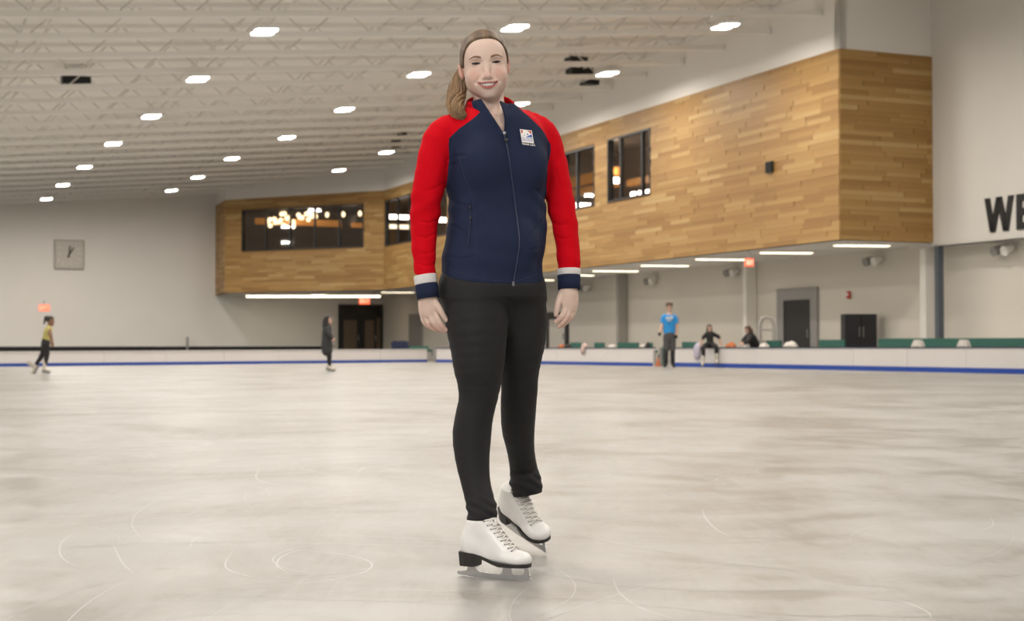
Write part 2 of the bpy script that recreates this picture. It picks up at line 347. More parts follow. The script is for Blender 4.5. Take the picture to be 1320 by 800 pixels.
# ---- planks
def planks(o, ex, n_out, L, holes, seed, parent, nobj, s_from_zero=True, rows=38):
    """oak boards; the first nobj (nearest) single objects, the rest joined"""
    rg = random.Random(seed); h = (ZT - ZB) / rows; out = []
    for r in range(rows):
        z = ZB + r * h; s = -rg.random() * 1.2
        while s < L:
            l = 1.2 + rg.random() * 1.6; a, b = max(0, s), min(L, s + l); s += l
            if b - a < 0.15: continue
            segs = [(a, b)]
            for hs in holes:
                if z + h > hs[2] + 0.02 and z < hs[3] - 0.02:
                    ns = []
                    for (p, q) in segs:
                        if q <= hs[0] or p >= hs[1]: ns.append((p, q)); continue
                        if p < hs[0]: ns.append((p, hs[0]))
                        if q > hs[1]: ns.append((hs[1], q))
                    segs = ns
            for (p, q) in segs:
                if q - p > 0.08: out.append((p, q, z, h, 0.02 + 0.014 * rg.random(), rg.random()))
    out.sort(key=lambda t: t[0] if s_from_zero else -t[1])
    ang = math.atan2(ex[1], ex[0])
    if nobj:
        me = bpy.data.meshes.new('plank'); b = MB(); b.box((0, -1, 0.012), (1, 0, 0.988)); me.from_pydata(b.v, [], b.f); me.materials.append(M['plank'])
        flip = -1 if (np.cross(ex, n_out)[2] > 0) else 1
        for (p, q, z, h_, d, t) in out[:nobj]:
            ob = bpy.data.objects.new('plank', me); COL.objects.link(ob); ob.parent = parent
            loc = np.array([o[0], o[1], z]) + ex * (p + 0.006) - WL[parent.name]
            ob.location = tuple(loc); ob.rotation_euler = (0, 0, ang); ob.scale = (q - p - 0.012, d * flip, h_)
    b = MB(); tones = []
    for (p, q, z, h_, d, t) in out[nobj:]:
        b.fbox((o[0], o[1], 0), ex, n_out, UP, (p + 0.006, 0, z + 0.003), (q - 0.006, d, z + h_ - 0.003)); tones += [t] * 8
    if b.v:
        x = build('planks', b.v, b.f, 'plankrest', parent, attrs={'tone': tones}); x['kind'] = 'stuff'
planks(W(0, 0, 0), d1, -d2, 46.6, [tuple(w) for w in WIN], 1, wall_t, 290)
planks(W(0, 0, 0), d2, -d1, U_UP, [], 2, wall_te, 300)
planks(np.array([*Fp, 0]), lf, -lfn, L_LF, [tuple(WLF)], 3, wall_tf, 0)
planks(np.array([*Gp, 0]), cg, -cgn, Lcg, [], 5, wall_tf, 0)
# ---- lounge windows: frame, mullions, panes
def window(name, o, ex, n_in, r, mull, label):
    s0, s1, z0, z1 = r; w = empty(name, (*(np.array([o[0], o[1]]) + ex[:2] * (s0 + s1) / 2), z0)); st(w, label)
    f = MB(); q = 0.07; oo = (o[0], o[1], 0)
    for a, b in (((s0, -0.05, z0), (s1, 0.22, z0 + q)), ((s0, -0.05, z1 - q), (s1, 0.22, z1)), ((s0, -0.05, z0 + q), (s0 + q, 0.22, z1 - q)), ((s1 - q, -0.05, z0 + q), (s1, 0.22, z1 - q))): f.fbox(oo, ex, n_in, UP, a, b)
    f.build('window_frame', 'frame', w)
    ed = [s0 + q] + [s0 + (s1 - s0) * m_ for m_ in mull] + [s1 - q]
    for m_ in mull:
        c = s0 + (s1 - s0) * m_; b = MB(); b.fbox(oo, ex, n_in, UP, (c - 0.05, 0.02, z0 + q), (c + 0.05, 0.16, z1 - q)); b.build('mullion', 'frame', w)
    for a, b_ in zip(ed[:-1], ed[1:]):
        b = MB(); b.fbox(oo, ex, n_in, UP, (a, 0.09, z0 + q), (b_, 0.11, z1 - q)); b.build('pane', 'glass', w)
    return w
window('window_1', W(0, 0, 0), d1, d2, WIN[0], [0.22, 0.72], 'black framed lounge window nearest the oak corner')
window('window_2', W(0, 0, 0), d1, d2, WIN[1], [0.6], 'black framed lounge window beside the skater\'s left sleeve')
window('window_3', W(0, 0, 0), d1, d2, WIN[2], [0.2, 0.4, 0.6, 0.8], 'black framed lounge window partly behind the skater\'s right sleeve')
window('window_4', np.array([*Fp, 0]), lf, lfn, WLF, [0.2, 0.405, 0.605, 0.805], 'long five-pane lounge window in the far oak wall')
# timber beams and pendant lamps inside the lounge
ir = lambda px, py, dep: (lambda s, z: np.array([*Fp, 0]) + lf * s + lfn * dep + UP * z)(*hit_lf(px, py))
def beam(x0, x1, y0, y1, label):
    a, b = ir(x0, (y0 + y1) / 2, 1.2), ir(x1, (y0 + y1) / 2, 1.2); hz = abs(y1 - y0) * 95 / F / 2; b[2] = a[2] - (x1 - x0) * 0.004; m_ = MB()
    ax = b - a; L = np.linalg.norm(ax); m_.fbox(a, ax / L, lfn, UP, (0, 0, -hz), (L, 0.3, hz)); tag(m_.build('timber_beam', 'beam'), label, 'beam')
beam(313, 422, 279, 287, 'long orange self-lit timber beam behind the left panes of the far lounge window')
beam(438, 468, 285, 291, 'short orange self-lit timber beam behind the right pane of the far lounge window')
def pendant(px, py, sz, label, group, dep=0.7):
    c = ir(px, py, dep); e = empty('pendant_lamp', c, label, 'lamp', group)
    b = MB(); b.sphere(c, (sz * 0.8, sz * 0.8, sz * 1.2), 8, 6); b.build('bulb', 'bulb', e, smooth=True)
    b = MB(); b.tube([c + UP * sz * 1.1, [c[0], c[1], max(ZT - 0.35, c[2] + sz * 1.3)]], 0.015, 5); b.build('cord', 'frame', e); return e
for px, py, w_ in ((391, 275, 'leftmost, beside the chandelier'), (413, 275.5, 'second from left'), (434, 275, 'third from left'), (455.5, 274, 'rightmost')):
    pendant(px, py, 0.15, 'small glowing pendant lamp behind the far lounge window, ' + w_, 'pendant lamps in the lounge')
def chandelier(x0, x1, y0, y1, n, label):
    c0 = ir((x0 + x1) / 2, (y0 + y1) / 2, 1.0); e = empty('chandelier', c0, label, 'lamp')
    b = MB(); b.tube([c0, [c0[0], c0[1], ZT - 0.35]], 0.03, 6); b.build('stem', 'frame', e)
    for k in range(n):
        c = ir(x0 + (x1 - x0) * (k + 0.5) / n, y0 + (y1 - y0) * RNG.random(), 0.5 + 0.7 * RNG.random()); g = MB(); g.sphere(c, 0.15, 8, 6); g.build('globe', 'bulb', e, smooth=True)
        g = MB(); g.tube([c0, c], 0.012, 4); g.build('arm', 'frame', e)
chandelier(348, 374, 273, 291, 14, 'cluster chandelier of glowing globes in the second pane of the far lounge window')
chandelier(377, 400, 273, 283, 7, 'smaller globe chandelier in the middle pane of the far lounge window')
chandelier(331, 344, 280, 290, 5, 'small globe cluster in the leftmost pane of the far lounge window')
for v_l, u_l in ((3, 2.2), (12, 2.2), (20, 2.2), (30, 2.2), (40, 2.2), (50, -1.0)):
    ll = bpy.data.lights.new('lounge_lamp', 'POINT'); ll.energy = 60; ll.color = (1.0, .8, .58); ll.shadow_soft_size = .3; lo = bpy.data.objects.new('lounge_lamp', ll); COL.objects.link(lo); lo.location = tuple(W(u_l, v_l, ZT - 1.6))
# orange beams seen in the side windows
for (x0, x1, y0, y1, lb) in ((727, 767, 221, 233, 'upper orange timber beam in the lounge window beside the left sleeve'), (727, 767, 238, 246, 'lower orange timber beam in the lounge window beside the left sleeve'), (808, 839, 225, 234, 'orange timber beam in the lounge window nearest the oak corner')):
    a, b = hit_u(x1, (y0 + y1) / 2, 2.2), hit_u(x0, (y0 + y1) / 2, 2.2); hz = (y1 - y0) * a[1] / F / 2; va, vb = uv(a)[1], uv(b)[1]
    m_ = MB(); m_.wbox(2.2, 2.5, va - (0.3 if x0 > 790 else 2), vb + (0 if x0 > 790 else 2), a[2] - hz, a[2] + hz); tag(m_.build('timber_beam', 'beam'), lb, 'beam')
for i, (px, py, w_) in enumerate(((815, 252, 'left'), (824.5, 250.5, 'middle'), (834.5, 249, 'right'))):  # glowing boxes modelling rink lights mirrored in the glass
    a = hit_u(px, py, 1.5); e = empty('lamp_or_glint', a, 'white modelled reflection low in the lounge window nearest the oak corner, ' + w_ + ' of three', 'lamp', 'modelled reflections in the near lounge window')
    b = MB(); b.fbox(a, d1, d2, UP, (-.15, 0, -.15), (.15, .1, .15)); b.build('diffuser', 'lens', e)
    b = MB(); b.fbox(a, d1, d2, UP, (-.18, .1, -.18), (.18, .16, .18)); b.build('housing', 'frame', e)
for (px, py, uu, w_, lb) in ((790, 232, 1.2, .3, 'short white lamp at the left edge of the lounge window nearest the oak corner'), (750, 265, 1.2, .45, 'white lamp low in the lounge window beside the left sleeve'), (571, 283, 1.0, .6, 'white lamp in the lounge window seen between sleeve and jacket'), (515, 279.5, 1.0, .7, 'white upper lamp in the lounge window by the right sleeve'), (517, 292, 1.0, .7, 'warm lower lamp in the lounge window by the right sleeve')):
    a = hit_u(px, py, uu); e = empty('lamp_or_glint', a, lb, 'lamp'); b = MB(); b.fbox(a, d2, d1, UP, (-w_, 0, -.12), (w_, .2, .12)); b.build('diffuser', 'strip' if 'warm' in lb else 'lens', e)
    b = MB(); b.fbox(a, d2, d1, UP, (-w_, 0, .12), (w_, .2, .18)); b.build('housing', 'frame', e)
# ---- roof: deck, joists, bridging
mb = MB(); JD = 1.0
mb.add([W(-62, -70, ceil_z(-62) + JD), W(6, -70, ceil_z(6) + JD), W(6, V_FAR + .5, ceil_z(6) + JD), W(-62, V_FAR + .5, ceil_z(-62) + JD)], [(3, 2, 1, 0)])
ceiling = st(mb.build('ceiling', 'deck', origin=W(0, 0, 12)), 'pale corrugated roof deck carried on open web steel joists')
def joist(v):
    ua, ub = -60, (0.0 if v > 0 else U_UP) - 0.02
    dirn = np.array([*(D2), 0.088]); dirn = dirn  # per unit u
    o = W(0, v, 11.2); ez = UP
    ch = MB()
    ch.fbox(o, dirn, d1, ez, (ua, -0.11, 0), (ub, 0.11, 0.17)); ch.fbox(o, dirn, d1, ez, (ua, -0.09, JD - 0.12), (ub, 0.09, JD))
    j = ch.build('roof_joist', 'steel_white', ceiling)
    wb = MB(); u = ua; k = 0; st_ = 1.0
    while u + st_ <= ub:
        p0 = o + dirn * u + ez * (0.06 if k % 2 == 0 else JD - 0.06); p1 = o + dirn * (u + st_) + ez * (JD - 0.06 if k % 2 == 0 else 0.06)
        wb.tube([p0, p1], 0.024, 4, False); u += st_; k += 1
    wb.build('web_bracing', 'web', j)
for k in range(-9, 20):
    v = 1.0 + k * 2.98
    if v < V_FAR - 0.3: joist(v)
for u in (-30, -24, -18, -12.5, -7, -2.5):   # continuous bridging rods along the hall
    b = MB(); b.tube([W(u, -26, ceil_z(u) + 0.5), W(u, V_FAR, ceil_z(u) + 0.5)], 0.04, 5); b.tube([W(u + .5, -26, ceil_z(u) + 0.2), W(u + .5, V_FAR, ceil_z(u) + 0.2)], 0.03, 5); b.build('bridging_rod', 'web', ceiling)
# ---- ceiling lights
rows = {'left-hand': [(60, 257), (81, 239), (109, 216), (146, 186), (195, 151), (255, 103), (341, 42)],
        'middle': [(221, 246), (255, 229), (299, 205), (370, 178), (444, 142), (540, 97), (664, 37)],
        'right-hand': [(437, 220), (498, 197), (576, 168), (670, 135), (783, 96), (935, 35)]}
ordn = ['first', 'second', 'third', 'fourth', 'fifth', 'sixth', 'seventh']
lens_me = None
def ceiling_light(p, label, pw=1.0):
    e = empty('ceiling_light', p, label, 'light', 'ceiling lights over the ice')
    u, v = uv(p); dr = np.array([*D2, 0.088])
    h_ = MB(); h_.fbox(p, dr, d1, UP, (-0.33, -0.45, 0.03), (0.33, 0.45, 0.12)); h_.tube([p + UP * 0.1, p + UP * 0.28], 0.03, 5); h_.build('housing', 'steel_white', e)
    for s in (-1, 1):
        l_ = MB(); q = 0.1
        poly = [(-.24, -.19), (.24, -.19), (.30, -.1), (.31, 0), (.30, .1), (.24, .19), (-.24, .19), (-.30, .1), (-.31, 0), (-.30, -.1)]
        l_.prism(poly, p + d1 * 0.22 * s + UP * 0.03, dr, d1, -UP, 0.03); l_.build('lens', 'lens', e)
    ld = bpy.data.lights.new('ceiling_lamp', 'AREA'); ld.shape = 'RECTANGLE'; ld.size = 0.6; ld.size_y = 0.85; ld.energy = LAMP_W * pw; ld.color = (1.0, 0.93, 0.84)
    lo = bpy.data.objects.new('ceiling_lamp', ld); COL.objects.link(lo); lo.parent = e; lo.location = (0, 0, -0.06); lo.rotation_euler = (0, 0, HA)
for rn, ps in rows.items():
    us = []
    for i, q in enumerate(ps):
        p = hit_ceiling(*q, -0.30); us.append(uv(p))
        ceiling_light(p, f'white rectangular ceiling light, {ordn[i]} from the far end of the {rn} row')
    du = np.polyfit([a[1] for a in us], [a[0] for a in us], 1); dv = (us[0][1] - us[-1][1]) / (len(us) - 1)
    print('ROW', rn, [(round(a, 1), round(b, 1)) for a, b in us])
    for k in range(1, 6 if rn != 'right-hand' else 2):
        v = us[-1][1] - dv * k; u = us[-1][0]
        ceiling_light(W(u, v, ceil_z(u) - 0.3), f'ceiling light out of frame, {ordn[k - 1]} beyond the near end of the {rn} row')
on2 = ordn + ['eighth', 'ninth', 'tenth', 'eleventh', 'twelfth']
for r_, u in enumerate((-26.3, -33.8, -41.3)):      # the rows left of the picture
    for k in range(12): ceiling_light(W(u, 52.4 - 8.45 * k, ceil_z(u) - 0.3), f'ceiling light left of the frame, {on2[k]} from the far wall, {["nearest", "second", "third"][r_]} row out', .7)
# ---- black loudspeakers and small fixtures among the joists
def speaker_box(px, py, w, h, dz, label, tilt=0.25):
    p = hit_ceiling(px, py, dz); s = p[1] / F; e = empty('loudspeaker', p, label, 'loudspeaker')
    b = MB(); ww, hh = w * s / 2, h * s / 2; ez = np.array([0, -tilt, 1.0]); ez /= np.linalg.norm(ez)
    b.fbox(p, d2, d1, ez, (-ww, 0, -hh), (ww, 0.6, hh)); b.build('cabinet', 'black', e)
    b = MB(); b.fbox(p, d2, d1, ez, (-ww * .9, -0.03, -hh * .85), (ww * .9, 0, hh * .85)); b.build('grille', 'rubber', e)
    for sx in (-.7, .7):
        b = MB(); b.tube([p + d2 * ww * sx + d1 * .3, p + d2 * ww * sx + d1 * .3 + UP * (abs(dz) + 0.9)], 0.03, 5); b.build('hanger', 'web', e)
speaker_box(99, 103, 36, 11, 0.45, 'wide black loudspeaker hung among the roof joists, far left')
for px, py, w, h, lb in ((747, 76, 24, 7, 'upper'), (742, 91, 11, 9, 'middle left'), (757, 91, 18, 9, 'middle right'), (764, 105, 20, 6, 'lowest')):
    speaker_box(px, py, w, h, 0.4, f'black loudspeaker in the cluster right of the skater\'s head, {lb}')
for px, py, w, h, lb in ((521, 171, 8, 4, 'topmost'), (513, 179, 8, 4, 'left'), (513, 187, 7, 4, 'lower left'), (525, 193, 16, 4, 'lowest')):
    speaker_box(px, py, w, h, 0.3, f'small black loudspeaker in the far cluster left of the skater\'s shoulder, {lb}')
# ---- strip lights under the soffit
strips = [(1077, 1145, 316), (981, 1046, 325.5), (898, 964, 334), (827, 887, 342), (765, 822, 349), (745, 764, 354.5), (697, 712, 360.5), (492, 533, 376.5)]
for i, (x0, x1, y) in enumerate(strips):
    a, b = hit_z(x0, y, ZB - 0.05), hit_z(x1, y + (0.8 if i == 0 else 0.5), ZB - 0.05); L = np.linalg.norm(b - a); ex = (b - a) / L; b_[2] if False else None
    ey = np.array([-ex[1], ex[0], 0]); e = empty('strip_light', (a + b) / 2, f'slim glowing strip light under the oak lounge, {(ordn + ["eighth"])[i]} from the right', 'light', 'strip lights under the lounge')
    m_ = MB(); m_.fbox(a, ex, ey, UP, (0, -.16, -0.02), (L, .16, 0.0)); m_.build('diffuser', 'strip', e)
    m_ = MB(); m_.fbox(a, ex, ey, UP, (-.03, -.19, 0.0), (L + .03, .19, 0.045)); m_.build('housing', 'steel_white', e)
for (x0, x1, y0, y1, lb) in ((318, 490, 382, 382, 'very long glowing strip light under the far oak wall'), (402, 418, 378.5, 378.3, 'short glowing strip light above the long one under the far oak wall')):
    dd_ = 97.5 if x0 < 400 else 96.3; a, b = P(x0, y0, dd_), P(x1, y1, dd_); a[2] = b[2] = (ZB - 0.065); 
    e = empty('strip_light', (a + b) / 2, lb, 'light'); m_ = MB(); ex = (b - a) / np.linalg.norm(b - a); L = np.linalg.norm(b - a); ey = np.array([-ex[1], ex[0], 0])
    m_.fbox(a, ex, ey, UP, (0, -.2, -.14), (L, .2, -.02)); m_.build('diffuser', 'strip', e); m_ = MB(); m_.fbox(a, ex, ey, UP, (0, -.24, -.02), (L, .24, 0.06)); m_.build('housing', 'steel_white', e)
# ---- columns and right-hand wall details
for px, w, lb, mt in ((802, 6, 'pale square column behind the rink boards, left of the man in blue', 'midgrey'), (967, 8, 'pale square column under the red exit sign', 'wall'), (1198, 12, 'white square column under the oak corner', 'wall')):
    p = hit_u(px, 440, U_LOW - 0.25); s = w * p[1] / F / 2; u, v = uv(p); m_ = MB(); m_.wbox(U_LOW - 0.5, U_LOW - 0.02, v - s, v + s, 0, ZB - .005); e = m_.build('column', mt); tag(e, lb, 'column')
p = hit_u(1210.5, 400, U_UP + 0.1); u, v = uv(p); m_ = MB(); m_.wbox(U_UP, U_UP + 0.22, v - 0.09, v + 0.09, 0, 3.85); tag(m_.build('column', mat('blue_grey_steel', (0.10, 0.12, 0.15), 0.4)), 'slim dark blue-grey steel post at the corner of the recess', 'column')
# letters on the right wall: W and E
def wl(px, py): p = hit_u(px, py, U_UP - 0.01); return -uv(p)[1], p[2]     # s grows to the right
sgn = empty('wall_lettering', hit_u(1296, 300, U_UP - .02), 'large dark raised capital letters on the white right-hand wall', 'lettering')
ow = W(U_UP - 0.05, 0, 0); ex_ = -d1
def stroke(mb, a, b, w):
    mb.prism([(a[0] - w, a[1]), (a[0] + w, a[1]), (b[0] + w, b[1]), (b[0] - w, b[1])], ow, ex_, UP, d2, 0.05)
a0, z0 = wl(1270, 256); a1, _ = wl(1307, 254); _, zb1 = wl(1277, 299.5); wd = a1 - a0; sw = wd * 0.085
m_ = MB()
q = [(a0 + sw, z0), (a0 + wd * .27, zb1), (a0 + wd * .5, z0), (a0 + wd * .73, zb1), (a0 + wd - sw, z0)]
for i in range(4): stroke(m_, q[i], q[i + 1], sw)
m_.build('letter', 'black', sgn)
e0, ze = wl(1311, 254); e1 = e0 + wd * 0.62; m_ = MB()
def rc(mb, x0, x1, y0, y1): mb.prism([(x0, y0), (x1, y0), (x1, y1), (x0, y1)], ow, ex_, UP, d2, 0.05)
hh = z0 - zb1; rc(m_, e0, e0 + 2 * sw, zb1, z0)
for k in (0, .5, 1): rc(m_, e0 + 2 * sw, e1, zb1 + (hh - 2 * sw) * k, zb1 + (hh - 2 * sw) * k + 2 * sw)
m_.build('letter', 'black', sgn)
# spot fixtures on the low wall
for px, py, lb in ((760, 370, 'nearest the skater'), (845, 361, 'above the man in blue'), (950, 350, 'left of the exit sign'), (1133, 335, 'below the oak corner'), (1301, 321, 'at the far right under the lettering')):
    p = hit_u(px, py, U_LOW - 0.02); e = empty('wall_speaker', p, 'small grey twin wall fixture on the block wall, ' + lb, 'fixture')
    b = MB(); b.fbox(p, d1, -d2, UP, (-.1, 0, -.12), (.1, .12, .12)); b.build('bracket', 'grey', e)
    for s in (-1, 1):
        c = p - d2 * .2 + d1 * .24 * s; b = MB(); b.tube([c + d2 * .1 + UP * .05, c - d2 * .12 - UP * .05, c - d2 * .22 - UP * .08], [.1, .15, .16], 10); b.build('head', 'grey' if s > 0 else 'wall', e)
p = hit_u(1095, 380, U_LOW - 0.02); e = empty('fire_alarm', p, 'small red fire alarm on the block wall right of the dark door', 'alarm'); b = MB(); b.fbox(p, d1, -d2, UP, (-.08, 0, -.13), (.08, .07, .13)); b.build('case', mat('alarm_red', lin(190, 60, 45), 0.5), e); b = MB(); b.fbox(p, d1, -d2, UP, (-.04, .07, -.02), (.04, .1, .06)); b.build('strobe', 'wall', e)
# black square fixture on the oak wall
p = hit_u(993, 215.5, -0.04); e = empty('wall_vent', p, 'small black square fitting on the oak wall', 'fitting'); b = MB(); b.fbox(p, d1, -d2, UP, (-.2, 0, -.19), (.2, .08, .19)); b.build('case', 'black', e)
for k in (-.1, 0.0, .1): b = MB(); b.fbox(p, d1, -d2, UP, (-.17, .08, k - .035), (.17, .1, k + .035)); b.build('slat', 'rubber', e)
# exit signs
def exit_sign(p, ex, n, w, h, label):
    e = empty('exit_sign', p, label, 'sign'); b = MB(); b.fbox(p, ex, n, UP, (-w, 0, -h), (w, .08, h)); b.build('panel', 'exit', e)
    L = MB(); lw = w * 0.34; bar = h * 0.13; xs = [-w * .82 + i * w * .43 for i in range(4)]
    def r(x0, x1, y0, y1): L.fbox(p, ex, n, UP, (x0, -.015, y0), (x1, 0, y1))
    hh = h * .6
    x = xs[0]; r(x, x + bar, -hh, hh); [r(x + bar, x + lw, y - bar / 2, y + bar / 2) for y in (-hh + bar / 2, 0, hh - bar / 2)]
    x = xs[1]
    for s in (-1, 1): L.prism([(x, s * hh), (x + bar, s * hh), (x + lw, -s * hh), (x + lw - bar, -s * hh)], p, ex, UP, -n, .015)
    x = xs[2] + lw * .4; r(x, x + bar, -hh, hh); x = xs[3]; r(x + lw / 2 - bar / 2, x + lw / 2 + bar / 2, -hh, hh); r(x, x + lw, hh - bar, hh)
    L.build('lettering', 'exitletter', e)
    b = MB(); b.tube([p + n * .04 + UP * h, p + n * .04 + UP * (h + .25)], .03, 5); b.build('bracket', 'grey', e)
exit_sign(P(57, 396.5, 92), d2, d1, .32, .2, 'red lit exit sign low on the far wall above the skater in yellow')
exit_sign(P(470, 388, 98), d2, d1, .36, .2, 'red lit exit sign hanging above the far glass doors')
exit_sign(P(966.5, 338, 51), d2, d1, .16, .14, 'orange-red lit exit sign under the lounge near the column')
# clock
p = hit_v(89, 328, V_FAR - 0.02); s = p[1] / F; e = empty('wall_clock', p, 'large square pale wall clock on the far wall', 'clock')
b = MB(); b.fbox(p, d2, -d1, UP, (-18.5 * s, 0, -19 * s), (18.5 * s, .12, 19 * s)); b.build('case', 'midgrey', e)
b = MB(); b.fbox(p, d2, -d1, UP, (-17 * s, .12, -17.5 * s), (17 * s, .15, 17.5 * s)); b.build('face', mat('clock_face', (.62, .58, .52), .6), e)
for k in range(12):
    a = math.pi / 6 * k; b = MB(); ra = 14.5 * s / max(abs(math.sin(a)), abs(math.cos(a))); rb = ra - 5 * s
    x, y = math.sin(a), math.cos(a); q_ = p - d1 * .16; b.tube([q_ + d2 * x * ra + UP * y * ra, q_ + d2 * x * rb + UP * y * rb], 1.3 * s, 4); b.build('hour_mark', mat('clock_mark', (.8, .78, .74), .5) if k == 0 else bpy.data.materials['clock_mark'], e)
for a, l_, w in ((math.radians(4), 12, .9), (math.radians(32), 10, .9)):
    q_ = p - d1 * .17; b = MB(); dr_ = d2 * math.sin(a) + UP * math.cos(a); b.tube([q_ - dr_ * 4 * s, q_ + dr_ * l_ * s], w * s, 5); b.build('hand', 'frame', e)
# far glass doors
x0, zt_ = uv(hit_v(436, 392, V_FAR - .05))[0], hit_v(436, 392, V_FAR)[2]; x1 = uv(hit_v(493, 392, V_FAR - .05))[0]
e = empty('door_1', W((x0 + x1) / 2, V_FAR, 0)); st(e, 'black framed double glass doors in the far wall')
def fr(parent, nm, m, a, b, z0, z1, t0=.0, t1=.14): q = MB(); q.wbox(a, b, V_FAR - t1, V_FAR - t0 - .005, z0, z1); return q.build(nm, m, parent)
wd = x1 - x0
for a, b, z0, z1 in ((x0, x0 + .16, 0, zt_), (x1 - .16, x1, 0, zt_), (x0 + .16, x1 - .16, zt_ - .16, zt_), (x0 + .16, x1 - .16, 2.5, 2.65)): fr(e, 'door_frame', 'frame', a, b, z0, z1)
fr(e, 'transom_pane', mat('dark_glass', (.03, .025, .02), .08), x0 + .16, x1 - .16, 2.65, zt_ - .16, 0, .08)
for a, b in ((x0 + .16, x0 + wd * .47), (x0 + wd * .53, x1 - .45)):
    d_ = fr(e, 'door_leaf', 'frame', a, b, 0, 2.5, 0, .1); q = MB(); q.wbox(a + .22, b - .18, V_FAR - .13, V_FAR - .1, .3, 2.35); q.build('pane', mat('brown_glass', (.16, .12, .08), .1), d_)
    q = MB(); q.tube([W(b - .09, V_FAR - .2, .9), W(b - .09, V_FAR - .2, 1.3)], .025, 6); q.build('handle', 'grey', d_)
fr(e, 'side_panel', bpy.data.materials['brown_glass'], x1 - .45, x1 - .16, 0, 2.5, 0, .09); fr(e, 'center_post', 'frame', x0 + wd * .47, x0 + wd * .53, 0, 2.5)
# grey door on the block wall by the skater's right hand, black open door by her left hand
def side_door(nm, xl, xr, yt, frame_m, leaf_m, label, fw=.12, inset=0.0, mat_p=None):
    a, b = hit_u(xl, yt, U_LOW - .02), hit_u(xr, yt, U_LOW - .02); v0, v1 = sorted((uv(a)[1], uv(b)[1])); z = (a[2] + b[2]) / 2
    e = empty(nm, W(U_LOW, (v0 + v1) / 2, 0)); st(e, label)
    for c, d, z0, z1 in ((v0, v0 + fw, 0, z), (v1 - fw, v1, 0, z), (v0 + fw, v1 - fw, z - fw, z)): q = MB(); q.wbox(U_LOW - .09, U_LOW - .005, c, d, z0, z1); q.build('door_frame', frame_m, e)
    q = MB(); q.wbox(U_LOW - .05, U_LOW - .005, v0 + fw, v1 - fw, 0, z - fw); lf_ = q.build('door_leaf', leaf_m, e)
    q = MB(); q.tube([W(U_LOW - .1, v0 + fw + .15, .95), W(U_LOW - .1, v0 + fw + .15, 1.25)], .03, 6); q.build('handle', 'grey', lf_); return e
side_door('door_2', 1003, 1055, 371, 'grey', 'black', 'dark door in a wide grey surround behind the rink boards', .45)
side_door('door_3', 528, 545, 404, 'midgrey', 'grey', 'narrow grey door behind the skater\'s right hand', .1)
side_door('door_4', 705, 733, 402, 'frame', 'lowwall', 'black framed doorway behind the skater\'s left hand', .35)
# black cabinet
p0 = hit_u(1110, 446, U_LOW - 0.9); s = p0[1] / F; u_, v_ = uv(p0); e = empty('cabinet', W(u_, v_, 0), 'black two-door cabinet against the pale block wall', 'cabinet'); hw = 21 * s; zt_ = p0[2] + 41.5 * s
cm = mat('cabinet_black', (.022, .022, .028), .45); M['cab'] = cm
ex_c = np.array([1.0, 0.08, 0]); ex_c /= np.linalg.norm(ex_c); ny_c = np.array([-ex_c[1], ex_c[0], 0]); oc = np.array([p0[0], p0[1], 0])
b = MB(); b.fbox(oc, ex_c, ny_c, UP, (-hw, 0, 0.05), (hw, .5, zt_)); b.build('body', cm, e)
for a, c, hx in ((-hw + .02, -hw * .03, -hw * .55), (hw * .03, hw - .02, 9)):
    b = MB(); b.fbox(oc, ex_c, ny_c, UP, (a, -.025, .1), (c, 0, zt_ - .04)); d_ = b.build('door', cm, e)
    hx = (-hw * .12 if a < 0 else hw * .12); b = MB(); b.tube([oc + ex_c * hx - ny_c * .05 + UP * (zt_ * .55), oc + ex_c * hx - ny_c * .05 + UP * (zt_ * .75)], .015, 5); b.build('handle', 'grey', d_)
# ---- rink boards
def board(pts, hs, ydir, label, panels_px, capm='board', blue_h=.10, seed=0):
    """pts: ground points along the ice edge; panels between successive points"""
    mid = np.mean(pts, axis=0); e = empty('rink_board', (mid[0], mid[1], 0), label, 'barrier', 'rink boards')
    for i in range(len(pts) - 1):
        a, b = pts[i], pts[i + 1]; L = np.linalg.norm(b - a); ex = (b - a) / L; ny = np.array([-ex[1], ex[0], 0]); ny = ny if ny[1] > 0 else -ny
        h0, h1 = hs[i], hs[i + 1]; g = .005
        def slab(z0a, z0b, z1a, z1b, y0, y1, nm, m_):
            q = MB(); A = lambda s, y, z: a + ex * s + ny * y + UP * z
            q.hexa([A(g, y0, z0a), A(L - g, y0, z0b), A(L - g, y1, z0b), A(g, y1, z0a), A(g, y0, z1a), A(L - g, y0, z1b), A(L - g, y1, z1b), A(g, y1, z1a)]); return q.build(nm, m_, e)
        slab(.0, .0, h0 - .03, h1 - .03, .02, .12, 'panel', 'board'); slab(0.0, 0.0, blue_h, blue_h, 0, .02, 'kick_strip', 'blue'); slab(h0 - .03, h1 - .03, h0, h1, -.01, .16, 'cap_rail', capm)
    return e
gpt = lambda px, py: ground(px, py)
def along(a, b, n): return [a + (b - a) * t for t in np.linspace(0, 1, n)]
BL0, BL1 = gpt(-40, 472.8), gpt(551, 466.5)
board(along(BL0, BL1, 9), list(np.linspace(.475, .51, 9)), 0, 'white rink boards with blue kick strip running along the far left side', None)
BR0, BR1, BR2, BR3 = gpt(562, 466.8), gpt(841, 471.8), gpt(868, 472.3), gpt(1420, 484.2)
def bh(p): return float(np.interp(p[1], [BR3[1], BR0[1]], [.665, .56]))
pr = along(BR0, BR1, 6); board(pr, [bh(p) for p in pr], 0, 'white rink boards with navy cap between the two gate gaps', None, 'navycap', .11)
pr2 = along(BR2, BR3, 9); board(pr2, [bh(p) for p in pr2], 0, 'white rink boards with navy cap and blue strip along the right side', None, 'navycap', .13)
